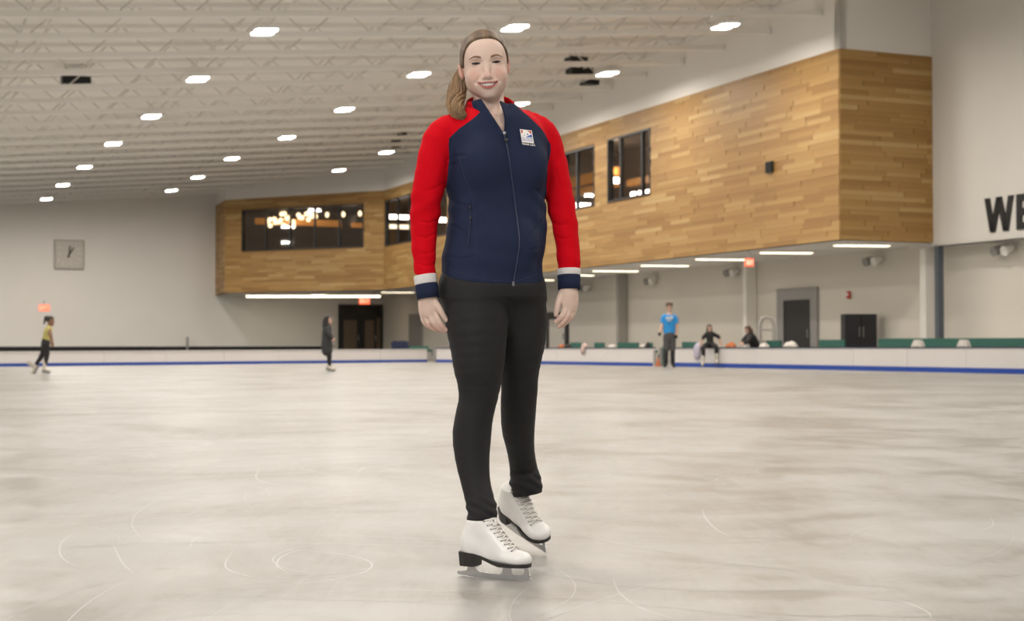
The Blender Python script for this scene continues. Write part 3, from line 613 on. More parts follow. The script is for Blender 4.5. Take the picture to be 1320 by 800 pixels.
def on_board(px):   # point on the cap of the right boards seen at px
    a, b = (BR0, BR1) if px < 841 else (BR2, BR3); d = ray(px, 446)[:2]
    A = np.array([[d[0], -(b - a)[0]], [d[1], -(b - a)[1]]]); t, s = np.linalg.solve(A, a[:2]); p = a + (b - a) * s; return np.array([p[0], p[1], bh(p)])
bx = (BR3 - BR2) / np.linalg.norm(BR3 - BR2); by = np.array([-bx[1], bx[0], 0]); by = by if by[1] > 0 else -by
# gate posts at the gaps
for px, lb in ((554.5, 'grey gate post in the gap behind the skater'), (844.5, 'grey gate leaf standing open beside the man in blue')):
    p = gpt(px, 466.6 if px < 600 else 471.9); p = p + by * .2; e = empty('gate', p, lb, 'gate'); w = .14 if px < 600 else .05
    b = MB(); b.fbox(p, bx, by, UP, (-w, 0, 0), (-w + .06, .25 if px > 600 else .9, .56)); b.build('panel', 'grey', e); b = MB(); b.fbox(p, bx, by, UP, (-w, .0, .56), (-w + .08, .25 if px > 600 else .9, .6)); b.build('cap', 'grey', e); b = MB(); b.tube([p + bx * (-w - .03) + UP * .25, p + bx * (-w - .03) + UP * .4], .02, 5); b.build('latch', 'black', e)
q0 = gpt(851.5, 471.9); q0[:2] *= 1 + .25 / q0[1]; e = empty('crash_mat', q0, 'green crash mat leaning in the gate gap behind the man in blue', 'mat'); q = MB(); q.fbox(q0, (bx * .95 + UP * .0), by, (bx * .35 + UP * .94), (-.13, 0, .01), (.13, .1, .74)); q.build('pad', 'green', e); q = MB(); q.fbox(q0, bx, by, (bx * .35 + UP * .94), (-.12, -.012, .30), (.12, 0, .36)); q.build('strap', 'black', e)
q0 = gpt(848.3, 471.9); q0[:2] *= 1 - .05 / q0[1]; e = empty('marker_cone', q0, 'small orange marker cone on the ice edge in the gate gap', 'cone'); q = MB(); q.tube([q0 + UP * .02, q0 + UP * .1, q0 + UP * .28], [.07, .055, .02], 12); q.build('body', mat('cone_orange', (.50, .13, .03), .5), e); q = MB(); q.fbox(q0, bx, by, UP, (-.09, -.09, 0), (.09, .09, .02)); q.build('base', bpy.data.materials['cone_orange'], e)
# green padded bench backs behind the right boards
def behind(px, off):
    q = on_board(px); q[:2] *= 1 + off * 1.25 / q[1]; return q
def bench(x0, x1, label, off=1.3, h=.80):
    a, b = behind(x0, off), behind(x1, off); a[2] = b[2] = 0; L = np.linalg.norm(b - a); ex = (b - a) / L
    e = empty('bench', (a + b) / 2, label, 'bench', 'green benches behind the boards'); y = np.array([-ex[1], ex[0], 0]); y = y if y[1] > 0 else -y
    q = MB(); q.fbox(a, ex, y, UP, (0, .0, .5), (L, .06, h)); q.build('backrest', 'green', e); q = MB(); q.fbox(a, ex, y, UP, (0, .06, .42), (L, .5, .5)); q.build('seat', 'green', e)
    n = max(2, int(L / 2.5) + 1)
    for k in range(n): q = MB(); s = .05 + (L - .15) * k / (n - 1); q.fbox(a, ex, y, UP, (s, .02, 0), (s + .05, .45, .42)); q.build('leg', 'grey', e)
bench(527, 551, 'short green bench left of the gate gap behind the skater', 1.3, .62)
bench(735, 748, 'short green bench at the skater\'s left thigh', 1.2, .76); bench(766, 778, 'short green bench left of the pale column', 1.2, .76); bench(796, 822, 'green bench in front of the pale column', 1.2, .76); bench(833, 841, 'short green bench beside the gate', 1.2, .76)
bench(879, 900, 'green bench between the man in blue and the seated girl', 1.2, .78); bench(988, 1006, 'short green bench left of the dark door', 1.2, .82); bench(1056, 1088, 'green bench between the dark door and the cabinet', 1.2, .84); bench(1132, 1400, 'long green bench right of the black cabinet', 1.2, .87)
# things lying on or behind the boards
def cloth(name, px, w, h, m_, label, cat, off=.05, hang=0.0, seed=1):
    """a soft folded heap resting on the cap rail, optionally hanging over the ice side"""
    p = on_board(px); s = p[1] / F; rg = np.random.default_rng(seed); n, k = 14, 6; v = []; f = []; W_ = w * s / 2; H_ = h * s
    prof = [(-.08, .0), (-.075, .25 * H_), (-.03, .85 * H_), (.04, H_), (.09, .6 * H_), (.10, .0)] if not hang else [(-.10, -hang), (-.09, -hang * .5), (-.085, .1 * H_), (-.03, .85 * H_), (.04, H_), (.09, .6 * H_), (.10, .0), (-.06, .0), (-.07, -hang)]
    for i in range(n):
        t = i / (n - 1) * 2 - 1; sh = (1 - abs(t) ** 4) ** .5 * .92 + .08
        for (y, z) in prof: v.append(p + bx * (t * W_) + by * (off + y * (1 + .2 * rg.standard_normal() * .5)) + UP * (z * sh * (1 + .12 * rg.standard_normal()) + .004))
    K = len(prof)
    for i in range(n - 1):
        for j in range(K - 1): f.append((i * K + j, (i + 1) * K + j, (i + 1) * K + j + 1, i * K + j + 1))
        f.append((i * K + K - 1, (i + 1) * K + K - 1, (i + 1) * K, i * K))
    f.append(tuple(range(K))); f.append(tuple((n - 1) * K + j for j in range(K - 1, -1, -1)))
    return tag(build(name, v, f, m_, smooth=True), label, cat)
white_c = mat('white_towel', (.66, .62, .57), .9, noise=.1, nscale=8); orange = mat('orange_bag_cloth', (.48, .14, .04), .7, noise=.3, nscale=6); lav = mat('lavender_cloth', (.50, .46, .56), .8, noise=.1); navyb = mat('navy_bag_cloth', (.012, .018, .06), .7)
pinkw = mat('pink_white_cloth', (.55, .42, .38), .9, noise=.3, nscale=9); darkc = mat('dark_bag_cloth', (.03, .022, .02), .8)
cloth('towel', 752, 8, 5, pinkw, 'pinkish white towel draped over the boards left of the pale column', 'towel', hang=.22, seed=2)
cloth('bag', 722, 8, 4, orange, 'small orange bag on the boards beside the skater\'s left thigh', 'bag', seed=3); cloth('bag', 730, 10, 4.5, darkc, 'dark bag on the boards next to the small orange bag', 'bag', seed=4)
cloth('towel', 787, 12, 3.5, white_c, 'low pale towel on the boards between two short green benches', 'towel', seed=5); cloth('towel', 827, 6, 3.5, white_c, 'small pale towel on the boards left of the gate', 'towel', seed=6)
cloth('bag', 833, 4, 6, darkc, 'small dark bag on the boards right beside the gate', 'bag', seed=16)
cloth('bag', 940, 15, 6, orange, 'orange bag lying on the boards right of the seated girl', 'bag', seed=7); cloth('towel', 983, 13, 5, white_c, 'white folded towel on the boards right of the leaning person', 'towel', seed=8); cloth('towel', 1017, 20, 7, white_c, 'big white towel heap on the boards in front of the dark door', 'towel', seed=9)
cloth('jacket', 899, 12, 6, lav, 'pale lavender jacket hanging over the boards beside the seated girl', 'jacket', hang=.35, seed=10)
for px, lb in ((1181, 'below the oak corner'), (1240, 'under the dark lettering')):
    p = on_board(px); s = p[1] / F; q = MB(); q.prism([(-9 * s, 0), (9 * s, 0), (7 * s, 5 * s), (4 * s, 9 * s), (-4 * s, 9 * s), (-7 * s, 4 * s)], p + by * .0 + UP * .003, bx, UP, by, .14); e = q.build('wedge_pad', white_c); tag(e, 'pale wedge-shaped pad standing on the boards ' + lb, 'pad')
    q = MB(); q.fbox(p + by * -.012, bx, by, UP, (-3 * s, 0, 2 * s), (3 * s, .01, 6 * s)); q.build('face_panel', 'board', e)
# navy cushion box beyond the left boards
p = P(515, 440, 60); e = empty('storage_bin', (p[0], p[1], 0), 'navy blue padded bin behind the boards near the glass doors', 'bin'); q = MB(); q.prism([(-.34, .02), (.34, .02), (.34, .75), (.28, .83), (-.28, .83), (-.34, .75)], (p[0], p[1], 0), (1, 0, 0), UP, (0, 1, 0), .5); q.build('body', navyb, e); q = MB(); q.box((p[0] - .36, p[1] - .02, .70), (p[0] + .36, p[1] + .52, .74)); q.build('lid_seam', 'navycap', e)
# small latch on left boards, thin post on far wall
p = gpt(489, 466.9); e = empty('board_latch', p + UP * .3, 'small grey latch on the white boards near the glass doors', 'latch'); q = MB(); q.box((p[0] - .05, p[1] - .06, .25), (p[0] + .06, p[1] - .005, .5)); q.build('plate', 'grey', e); q = MB(); q.tube([p + np.array([0, -.09, .33]), p + np.array([.0, -.09, .45])], .03, 6); q.build('lever', 'midgrey', e)
p = hit_v(241.5, 447, V_FAR - .4); e = empty('stanchion', (p[0], p[1], 0), 'thin dark post standing before the far wall', 'post'); q = MB(); q.tube([(p[0], p[1], 0.03), (p[0], p[1], 1.15)], .07, 8); q.build('pole', 'grey', e); q = MB(); q.tube([(p[0], p[1], 0), (p[0], p[1], .04)], .22, 12); q.build('base', 'rubber', e)
# tubular skating aid leaning by the column
p = behind(988, 2.2); s = p[1] / F; e = empty('skating_aid', (p[0], p[1], 0), 'grey tubular metal skating aid frame standing near the dark door', 'frame')
for dx, nm in ((0, 'front_hoop'), (.25, 'rear_hoop')):
    q = MB(); o = np.array([p[0] + dx * .3, p[1] + dx, 0]); w = .22; q.tube([o + np.array(t) for t in ((-w, 0, .02), (-w, 0, 1.3), (-w * .7, 0, 1.5), (0, 0, 1.56), (w * .7, 0, 1.5), (w, 0, 1.3), (w, 0, .02))], .045, 7); q.build(nm, 'midgrey', e)
for z in (.8, 1.15): q = MB(); q.tube([(p[0] - .22, p[1], z), (p[0] + .22, p[1], z)], .035, 6); q.build('crossbar', 'midgrey', e)
# ================================================================ implicit-surface modelling (smooth unions meshed with surface nets)
BIG = 1.0
def smin(a, b, k):
    if k <= 0: return np.minimum(a, b)
    h = np.clip(0.5 + 0.5 * (b - a) / k, 0, 1)
    return b + (a - b) * h - k * h * (1 - h)
class Prim:
    def __init__(s, f, lo, hi): s.f = f; s.lo = np.asarray(lo, float); s.hi = np.asarray(hi, float)
def cone(a, b, r1, r2):
    a = np.asarray(a, float); b = np.asarray(b, float); ba = b - a; L = float(ba @ ba) + 1e-12
    def f(x, y, z):
        px, py, pz = x - a[0], y - a[1], z - a[2]
        h = np.clip((px * ba[0] + py * ba[1] + pz * ba[2]) / L, 0, 1)
        return np.sqrt((px - ba[0] * h) ** 2 + (py - ba[1] * h) ** 2 + (pz - ba[2] * h) ** 2) - (r1 + (r2 - r1) * h)
    m = max(r1, r2); return Prim(f, np.minimum(a, b) - m, np.maximum(a, b) + m)
def ell(c, r, R=None):
    c = np.asarray(c, float); r = np.asarray(r if hasattr(r, '__len__') else [r] * 3, float); R = np.eye(3) if R is None else np.asarray(R, float)
    def f(x, y, z):
        p = (x - c[0], y - c[1], z - c[2])
        q = [(p[0] * R[0, i] + p[1] * R[1, i] + p[2] * R[2, i]) for i in range(3)]
        k0 = np.sqrt(sum((q[i] / r[i]) ** 2 for i in range(3))); k1 = np.sqrt(sum((q[i] / r[i] ** 2) ** 2 for i in range(3))) + 1e-9
        return k0 * (k0 - 1) / k1
    m = r.max(); return Prim(f, c - m, c + m)
def chain(pts, rad, n=14):
    """tapered limb through points (smoothly resampled) -> list of cones"""
    q = cr(np.column_stack([np.asarray(pts, float), np.asarray(rad, float)]), n)
    return [cone(q[i, :3], q[i + 1, :3], q[i, 3], q[i + 1, 3]) for i in range(n - 1)]
class Shape:
    def __init__(s): s.ops = []
    def u(s, prims, k=0.0):
        for p in (prims if isinstance(prims, list) else [prims]): s.ops.append(('u', p, k))
        return s
    def grp(s, prims, k):   # hard union of prims, then one smooth union
        pl = list(prims); lo = np.min([p.lo for p in pl], axis=0); hi = np.max([p.hi for p in pl], axis=0)
        def f(x, y, z):
            d = pl[0].f(x, y, z)
            for p in pl[1:]: d = np.minimum(d, p.f(x, y, z))
            return d
        s.ops.append(('u', Prim(f, lo, hi), k)); return s
    def sub(s, p, k=0.0): s.ops.append(('s', p, k)); return s
    def cut(s, f): s.ops.append(('i', f, 0)); return s      # keep where f<0
    def disp(s, f): s.ops.append(('d', f, 0)); return s
    def __call__(s, x, y, z, ax=None):
        x, y, z = np.broadcast_arrays(x, y, z); d = np.full(x.shape, BIG)
        for op, p, k in s.ops:
            if op in 'us' and ax is not None:
                mg = 0.03 + k; sl = []
                for a, lo, hi in zip(ax, p.lo - mg, p.hi + mg): sl.append(slice(int(np.searchsorted(a, lo)), int(np.searchsorted(a, hi))))
                sl = tuple(sl)
                if any(q.stop <= q.start for q in sl): continue
                v = p.f(x[sl], y[sl], z[sl]); d[sl] = smin(d[sl], v, k) if op == 'u' else -smin(-d[sl], v, k)
            elif op == 'u': d = smin(d, p.f(x, y, z), k)
            elif op == 's': d = -smin(-d, p.f(x, y, z), k)
            elif op == 'i': d = np.maximum(d, p(x, y, z))
            else: d = d + p(x, y, z)
        return d
    def bounds(s, m=0.012):
        pr = [p for op, p, k in s.ops if op == 'u']; return np.min([p.lo for p in pr], axis=0) - m, np.max([p.hi for p in pr], axis=0) + m
    def mesh(s, h, lo=None, hi=None, proj=2):
        if lo is None: lo, hi = s.bounds()
        lo, hi = np.asarray(lo, float), np.asarray(hi, float)
        ax = [np.arange(lo[i], hi[i] + h, h) for i in range(3)]; X, Y, Z = np.meshgrid(*ax, indexing='ij', sparse=False)
        D = s(X, Y, Z, ax); S = D < 0
        for q in (S[0], S[-1], S[:, 0], S[:, -1], S[:, :, 0], S[:, :, -1]): q[...] = False
        D = np.where(S, np.minimum(D, -1e-6), np.maximum(D, 1e-6))
        n = np.array(D.shape) - 1
        cnt = np.zeros(n, int); acc = np.zeros((*n, 3)); sl = lambda o: tuple(slice(o[i], o[i] + n[i]) for i in range(3))
        cor = [(a, b, c) for a in (0, 1) for b in (0, 1) for c in (0, 1)]
        for a in cor:
            for i in range(3):
                if a[i] == 0:
                    b = list(a); b[i] = 1; da, db = D[sl(a)], D[sl(b)]; ch = S[sl(a)] != S[sl(b)]
                    t = np.where(ch, da / np.where(ch, da - db, 1), 0); cnt += ch
                    for j in range(3): acc[..., j] += ch * (a[j] + (t if j == i else 0))
        act = cnt > 0; idx = -np.ones(n, int); idx[act] = np.arange(act.sum()); ijk = np.argwhere(act)
        V = lo + h * (ijk + acc[act] / cnt[act][:, None]); Q = []
        for i in range(3):
            j, k = (i + 1) % 3, (i + 2) % 3
            s0 = [slice(None)] * 3; s1 = [slice(None)] * 3; s0[i] = slice(0, -1); s1[i] = slice(1, None)
            ch = S[tuple(s0)] != S[tuple(s1)]; e = np.argwhere(ch); e = e[(e[:, j] > 0) & (e[:, k] > 0) & (e[:, j] < n[j]) & (e[:, k] < n[k])]
            def cell(dj, dk): c = e.copy(); c[:, j] -= dj; c[:, k] -= dk; return idx[c[:, 0], c[:, 1], c[:, 2]]
            q = np.column_stack([cell(1, 1), cell(0, 1), cell(0, 0), cell(1, 0)])
            inside = S[e[:, 0], e[:, 1], e[:, 2]]; q[~inside] = q[~inside][:, ::-1]; Q.append(q)
        Q = np.vstack(Q); Q = Q[(Q >= 0).all(1)]
        for _ in range(proj):
            e = h * 0.25; f0 = s(V[:, 0], V[:, 1], V[:, 2])
            g = np.column_stack([(s(*(V + np.eye(3)[i] * e).T) - s(*(V - np.eye(3)[i] * e).T)) / (2 * e) for i in range(3)])
            st_ = (f0 / np.maximum((g ** 2).sum(1), 0.25))[:, None] * g; V = V - np.clip(st_, -h * .6, h * .6) * 0.9
        return V, Q
    def normal(s, p, e=1e-3):
        p = np.atleast_2d(p); g = np.column_stack([s(*(p + np.eye(3)[i] * e).T) - s(*(p - np.eye(3)[i] * e).T) for i in range(3)])
        return g / (np.linalg.norm(g, axis=1)[:, None] + 1e-12)
    def snap(s, p, off=0.0, it=6):
        p = np.atleast_2d(np.asarray(p, float)).copy()
        for _ in range(it): p -= (s(p[:, 0], p[:, 1], p[:, 2]) - off)[:, None] * s.normal(p) * 0.9
        return p
def tris(Q): return np.vstack([Q[:, [0, 1, 2]], Q[:, [0, 2, 3]]])
def split(V, T, sc):
    """clip a triangle mesh by sign of the vertex scalar -> (V,T) where sc>0"""
    V = [tuple(p) for p in V]; s = list(map(float, sc)); pos = np.asarray(sc) > 0; cnt = pos[T].sum(1); out = [tuple(t) for t in T[cnt == 3]]; cutd = {}
    def cx(a, b):
        k = (min(a, b), max(a, b))
        if k not in cutd:
            t = s[k[0]] / (s[k[0]] - s[k[1]]); pa, pb = V[k[0]], V[k[1]]; V.append(tuple(pa[i] + (pb[i] - pa[i]) * t for i in range(3))); cutd[k] = len(V) - 1
        return cutd[k]
    for t in T[(cnt == 1) | (cnt == 2)]:
        t = [int(i) for i in t]
        while True:
            if pos[t[0]] and not pos[t[2]] and (not pos[t[1]] or True):
                break
            t = t[1:] + t[:1]
        if pos[t[1]]: out += [(t[0], t[1], cx(t[1], t[2])), (t[0], cx(t[1], t[2]), cx(t[2], t[0]))]
        else: out.append((t[0], cx(t[0], t[1]), cx(t[2], t[0])))
    used = np.unique(np.array(out).ravel()); mp = {int(u): i for i, u in enumerate(used)}
    return np.array([V[int(u)] for u in used]), [tuple(mp[int(i)] for i in t) for t in out]
def joinm(parts):
    v = []; f = []; n = 0
    for V, Q in parts:
        v.append(np.asarray(V)); f += [tuple(int(i) + n for i in q) for q in Q]; n += len(V)
    return np.vstack(v), f
# ================================================================ THE SKATER
def skin_mat():
    m = bpy.data.materials.new('skin'); m.use_nodes = True; nt = m.node_tree; b = nt.nodes['Principled BSDF']
    b.inputs['Roughness'].default_value = 0.48; b.inputs['Subsurface Weight'].default_value = 0.12; b.inputs['Subsurface Radius'].default_value = (1, .35, .2); b.inputs['Subsurface Scale'].default_value = 0.008
    b.inputs['Specular IOR Level'].default_value = 0.35
    base = (0.70, 0.53, 0.445, 1); cur = None
    prev = nt.nodes.new('ShaderNodeRGB'); prev.outputs[0].default_value = base; prev = prev.outputs[0]
    for nm, c in (('blush', (0.66, 0.36, 0.29, 1)), ('shade', (0.46, 0.25, 0.19, 1)), ('lip', (0.44, 0.125, 0.115, 1)), ('mouth', (0.10, 0.02, 0.02, 1))):
        a = nt.nodes.new('ShaderNodeAttribute'); a.attribute_name = nm; mx = nt.nodes.new('ShaderNodeMix'); mx.data_type = 'RGBA'
        nt.links.new(a.outputs['Fac'], mx.inputs['Factor']); nt.links.new(prev, mx.inputs['A']); mx.inputs['B'].default_value = c; prev = mx.outputs['Result']
    nt.links.new(prev, b.inputs['Base Color']); return m
M['skin'] = skin_mat()
M['navy'] = mat('navy_softshell', lin(34, 42, 66), 0.8, noise=.05, nscale=60, bump=.06, bscale=500, spec=.15)
M['red'] = mat('red_softshell', lin(200, 4, 24), 0.8, noise=.05, nscale=40, bump=.05, bscale=500, spec=.1)
M['cuffwhite'] = mat('white_knit', (0.66, 0.64, 0.63), 0.8, bump=.05, bscale=500)
M['legging'] = mat('black_legging', (0.016, 0.0153, 0.017), 0.7, noise=.1, nscale=30, bump=.04, bscale=400, sheen=.02, spec=.25)
M['leather'] = mat('white_leather', (0.86, 0.85, 0.84), 0.35, noise=.035, nscale=30, bump=.05, bscale=60, coat=.1)
M['soleblack'] = mat('black_sole', (0.025, 0.022, 0.021), 0.4)
M['lace'] = mat('white_lace', (0.80, 0.78, 0.75), 0.85)
M['eyelet'] = mat('metal_eyelet', (0.16, 0.15, 0.15), 0.35, metal=.8)
M['tongue'] = mat('tongue_leather', (0.70, 0.66, 0.62), 0.6)
M['blade'] = mat('steel_blade', (0.62, 0.62, 0.63), 0.28, metal=.9, noise=.15, nscale=40)
def hair_mat():
    m = bpy.data.materials.new('brown_hair'); m.use_nodes = True; nt = m.node_tree; b = nt.nodes['Principled BSDF']; b.inputs['Roughness'].default_value = .55
    a = nt.nodes.new('ShaderNodeAttribute'); a.attribute_name = 'strand'; r = nt.nodes.new('ShaderNodeValToRGB')
    ha = nt.nodes.new('ShaderNodeAttribute'); ha.attribute_name = 'ha'; hl = nt.nodes.new('ShaderNodeAttribute'); hl.attribute_name = 'hl'
    c1 = nt.nodes.new('ShaderNodeCombineXYZ'); nt.links.new(ha.outputs['Fac'], c1.inputs[0]); nt.links.new(hl.outputs['Fac'], c1.inputs[1])
    mp = nt.nodes.new('ShaderNodeMapping'); mp.inputs['Scale'].default_value = (26, 9, 1); nt.links.new(c1.outputs[0], mp.inputs[0])
    no = nt.nodes.new('ShaderNodeTexNoise'); no.inputs['Scale'].default_value = 1.0; no.inputs['Detail'].default_value = 4; no.inputs['Roughness'].default_value = .75; nt.links.new(mp.outputs[0], no.inputs[0])
    ma = nt.nodes.new('ShaderNodeMath'); ma.operation = 'MULTIPLY_ADD'; ma.inputs[1].default_value = .9; nt.links.new(no.outputs['Fac'], ma.inputs[0])
    ms = nt.nodes.new('ShaderNodeMath'); ms.operation = 'SUBTRACT'; ms.inputs[1].default_value = .45; nt.links.new(a.outputs['Fac'], ms.inputs[0]); nt.links.new(ms.outputs[0], ma.inputs[2]); nt.links.new(ma.outputs[0], r.inputs[0])
    r.color_ramp.elements[0].color = (0.075, 0.045, 0.026, 1); r.color_ramp.elements[1].color = (0.46, 0.29, 0.15, 1); e = r.color_ramp.elements.new(.5); e.color = (0.22, 0.14, 0.078, 1)
    nt.links.new(r.outputs[0], b.inputs['Base Color']); b.inputs['Specular IOR Level'].default_value = .25; return m
M['hair'] = hair_mat()
M['brow'] = mat('eyebrow_hair', (0.25, 0.135, 0.09), 0.8); M['lash'] = mat('eyelash', (0.02, 0.015, 0.014), 0.6)
M['eyewhite'] = mat('eye_white', (0.72, 0.68, 0.68), 0.2); M['iris'] = mat('iris', (0.05, 0.055, 0.075), 0.15); M['pupil'] = mat('pupil', (0.006, 0.006, 0.008), 0.1)
M['teeth'] = mat('teeth', (0.95, 0.93, 0.89), 0.25)
M['zip'] = mat('zipper_tape', lin(30, 36, 62), 0.6); M['zipmetal'] = mat('zip_pull', (0.30, 0.30, 0.33), 0.35, metal=.8)
BASE = np.array([-0.05, 4.85, 0.0])
skater = empty('person', BASE, 'young woman in red and navy jacket and black leggings standing on white figure skates', 'person')
PX = lambda y: y / F   # metres per pixel at depth y
# ---- torso frame
YAW = math.radians(20); TY = 4.86
tu = np.array([math.cos(YAW), math.sin(YAW), 0]); tf = np.array([math.sin(YAW), -math.cos(YAW), 0])     # her left, her front
# rows: y pixel, left px, right px, half depth
rows_t = [(132, 606, 660, .070), (142, 600, 672, .085), (152, 588, 690, .098), (164, 578, 700, .108), (180, 575, 704, .118), (200, 576, 703, .126), (221, 575, 702, .128), (240, 576, 701, .122), (262, 580, 702, .115), (285, 579, 704, .115), (309, 576, 703, .118), (330, 572, 699, .122), (352, 570, 698, .126), (375, 567, 701, .130), (392, 567, 703, .130)]
tz = []; tcx = []; ta = []; tb = []
for y, l, r, b in rows_t:
    p0, p1 = P(l, y, TY), P(r, y, TY); w = (p1[0] - p0[0]) / 2; a = math.sqrt(max(w * w - (b * math.sin(YAW)) ** 2, .0004)) / math.cos(YAW)
    tz.append(p0[2]); tcx.append((p0[0] + p1[0]) / 2); ta.append(a); tb.append(b)
o_ = np.argsort(tz); tz, tcx, ta, tb = [np.array(q)[o_] for q in (tz, tcx, ta, tb)]
def smooth_interp(xs, ys):
    zz = np.linspace(xs[0], xs[-1], 200); yy = np.interp(zz, xs, ys); k = np.exp(-np.linspace(-2, 2, 15) ** 2); k /= k.sum(); yy = np.convolve(np.pad(yy, 7, mode='edge'), k, 'valid')
    return lambda z: np.interp(z, zz, yy)
f_cx, f_a, f_b = smooth_interp(tz, tcx), smooth_interp(tz, ta), smooth_interp(tz, tb)
def torso_prim(inset, z0, z1, dyc=0.0, expo=2.4):
    def f(x, y, z):
        cx = f_cx(z); a, b = f_a(z) - inset, f_b(z) - inset
        dx, dy = x - cx, y - (TY + dyc); u = np.abs(dx * tu[0] + dy * tu[1]) / a; v = np.abs(dx * tf[0] + dy * tf[1]) / b
        k = (u ** expo + v ** expo + 1e-9) ** (1 / expo); d = (k - 1) * (a * b) / np.sqrt((a * v) ** 2 + (b * u) ** 2 + 1e-6) * (k * .0 + 1.0)
        d = np.clip(d, -.2, .6) * .9
        return np.maximum(d, np.maximum(z - z1, z0 - z))
    m = .26; return Prim(f, (f_cx(1.3) - m, TY - .2, z0), (f_cx(1.3) + m, TY + .2, z1))
def tz_of(y): return P(640, y, TY)[2]
def tl(u, v, y):  # torso-local point: u to her left, v to the front, image row y
    z = tz_of(y); return np.array([f_cx(z), TY, 0]) + tu * u + tf * v + np.array([0, 0, z])
def limb(rows):  # rows (px,py,depth,rpx)
    return [P(a, b, d) for a, b, d, r in rows], [r * PX(d) for a, b, d, r in rows]
ARM_R = [(596, 158, 4.83, 14), (578, 167, 4.81, 19), (565, 180, 4.795, 20), (557.5, 207, 4.785, 19.5), (552.5, 238, 4.785, 20), (549, 262, 4.79, 20), (547.3, 285, 4.795, 18.2), (546.2, 309, 4.79, 16.3), (546.6, 335, 4.78, 14.6), (548.5, 358, 4.775, 13.8)]
ARM_L = [(678, 154, 4.90, 12), (693, 166, 4.92, 18), (703, 178, 4.935, 19), (711, 203, 4.94, 18.5), (718.3, 238, 4.935, 18), (724.4, 268, 4.93, 17.6), (728, 290, 4.925, 16.5), (731, 309, 4.92, 15.6), (733, 332, 4.91, 14.8), (733.3, 352, 4.905, 14.4)]
armR = chain(*limb(ARM_R), 18); armL = chain(*limb(ARM_L), 18)
HEM_Z = tz_of(356)
def hemf(x, y, z):   # hem dips at the front
    dx, dy = x - f_cx(HEM_Z), y - TY; fr = dx * tf[0] + dy * tf[1]; lf_ = dx * tu[0] + dy * tu[1]
    return (HEM_Z + .006 - .295 * fr) - z
def folds(x, y, z):
    dx, dy = x - f_cx(z), y - TY; u = dx * tu[0] + dy * tu[1]; v = dx * tf[0] + dy * tf[1]
    w = np.exp(-((z - tz_of(272)) / .07) ** 2)                         # waist creases running from the sides
    g = .0018 * w * np.sin(95 * (z + .55 * np.abs(u)) + 3 * np.sin(9 * u)) * np.clip(np.abs(u) / .12, 0, 1) ** 2
    w2 = np.exp(-((z - tz_of(200)) / .05) ** 2) * np.clip((np.abs(u) - .06) / .08, 0, 1)
    g = g + .0012 * w2 * np.sin(70 * (z - .8 * np.abs(u)))
    w3 = np.exp(-((z - tz_of(335)) / .04) ** 2); g = g + .002 * w3 * np.sin(60 * (z + .25 * u) + 2)
    # elbow and forearm wrinkles on the sleeves
    s = np.clip((np.abs(u) - .17) / .03, 0, 1); g = g + s * .0012 * np.sin(128 * (z + .35 * (x + y)) + 5 * np.sin(14 * z)) * (np.exp(-((z - tz_of(272)) / .09) ** 2) + .7 * np.exp(-((z - tz_of(335)) / .04) ** 2))
    return g
jk = Shape(); TORSO = torso_prim(0, HEM_Z - .06, tz_of(136))
jk.u(TORSO, 0)
for s in (-1, 1): jk.u(ell(tl(.072 * s, .088, 216), (.062, .05, .068)), .05)
jk.u(ell(tl(0, .082, 318), (.10, .045, .08)), .05)
arm_only = Shape(); arm_only.grp(armR + armL, 0)
jk.grp(armR, .028); jk.grp(armL, .028)
jk.cut(hemf); jk.disp(folds)
# sleeves end where the cuffs begin
def end_plane(rows):
    a, b = P(*rows[-2][:3]), P(*rows[-1][:3]); n = (b - a) / np.linalg.norm(b - a); return b, n
for rows_ in (ARM_R, ARM_L):
    b_e, n_e = end_plane(rows_)
    def fcut(x, y, z, b=b_e, n=n_e):
        dd = (x - b[0]) * n[0] + (y - b[1]) * n[1] + (z - b[2]) * n[2]; near = np.sqrt((x - b[0]) ** 2 + (y - b[1]) ** 2 + (z - b[2]) ** 2) < .07
        return np.where(near, dd, -.05)
    jk.cut(fcut)
# V opening at the throat
vA, vB, vC = P(616, 122, 4.76), P(657, 122, 4.76), P(649.5, 172, 4.74)
def vcut(x, y, z):
    t = (z - vC[2]) / (vA[2] - vC[2]); l = vC[0] + (vA[0] - vC[0]) * t; r = vC[0] + (vB[0] - vC[0]) * t + .001
    return -np.maximum(np.maximum(l - x, x - r), np.maximum(y - 4.85, (vC[2] - z)))
jk.cut(vcut)
def on_front(px, py, off=.002, sh=None):
    """march from the front onto the jacket"""
    d = ray(px, py); d = d / d[1]; y = np.linspace(4.6, 5.0, 400); pts = np.array([0, 0, CAMH]) + d * y[:, None]; s = jk(pts[:, 0], pts[:, 1], pts[:, 2]); i = int(np.argmax(s < off)); return pts[i]
creases = [([(577, 254), (588, 261), (601, 266)], .0034), ([(579, 290), (590, 294), (602, 303)], .0036), ([(576, 207), (588, 201), (600, 200)], .0026), ([(577, 213), (590, 210)], .0022), ([(611, 268), (625, 284), (640, 300)], .0012), ([(705, 262), (697, 250), (690, 244)], .0026), ([(704, 280), (694, 290), (684, 305)], .0018),
           ([(575, 330), (592, 333), (612, 331)], .0018), ([(698, 318), (686, 322), (676, 321)], .0016), ([(566, 283), (552, 287), (540, 285)], .0022), ([(563, 300), (550, 306), (538, 304)], .0020), ([(562, 322), (550, 327), (538, 325)], .0016), ([(561, 340), (550, 343), (540, 340)], .0016),
           ([(708, 285), (720, 290), (734, 287)], .0022), ([(714, 303), (726, 308), (738, 305)], .0016), ([(572, 236), (560, 243), (548, 246)], .0018), ([(720, 195), (716, 215), (722, 240)], .0012)]
cpr = []
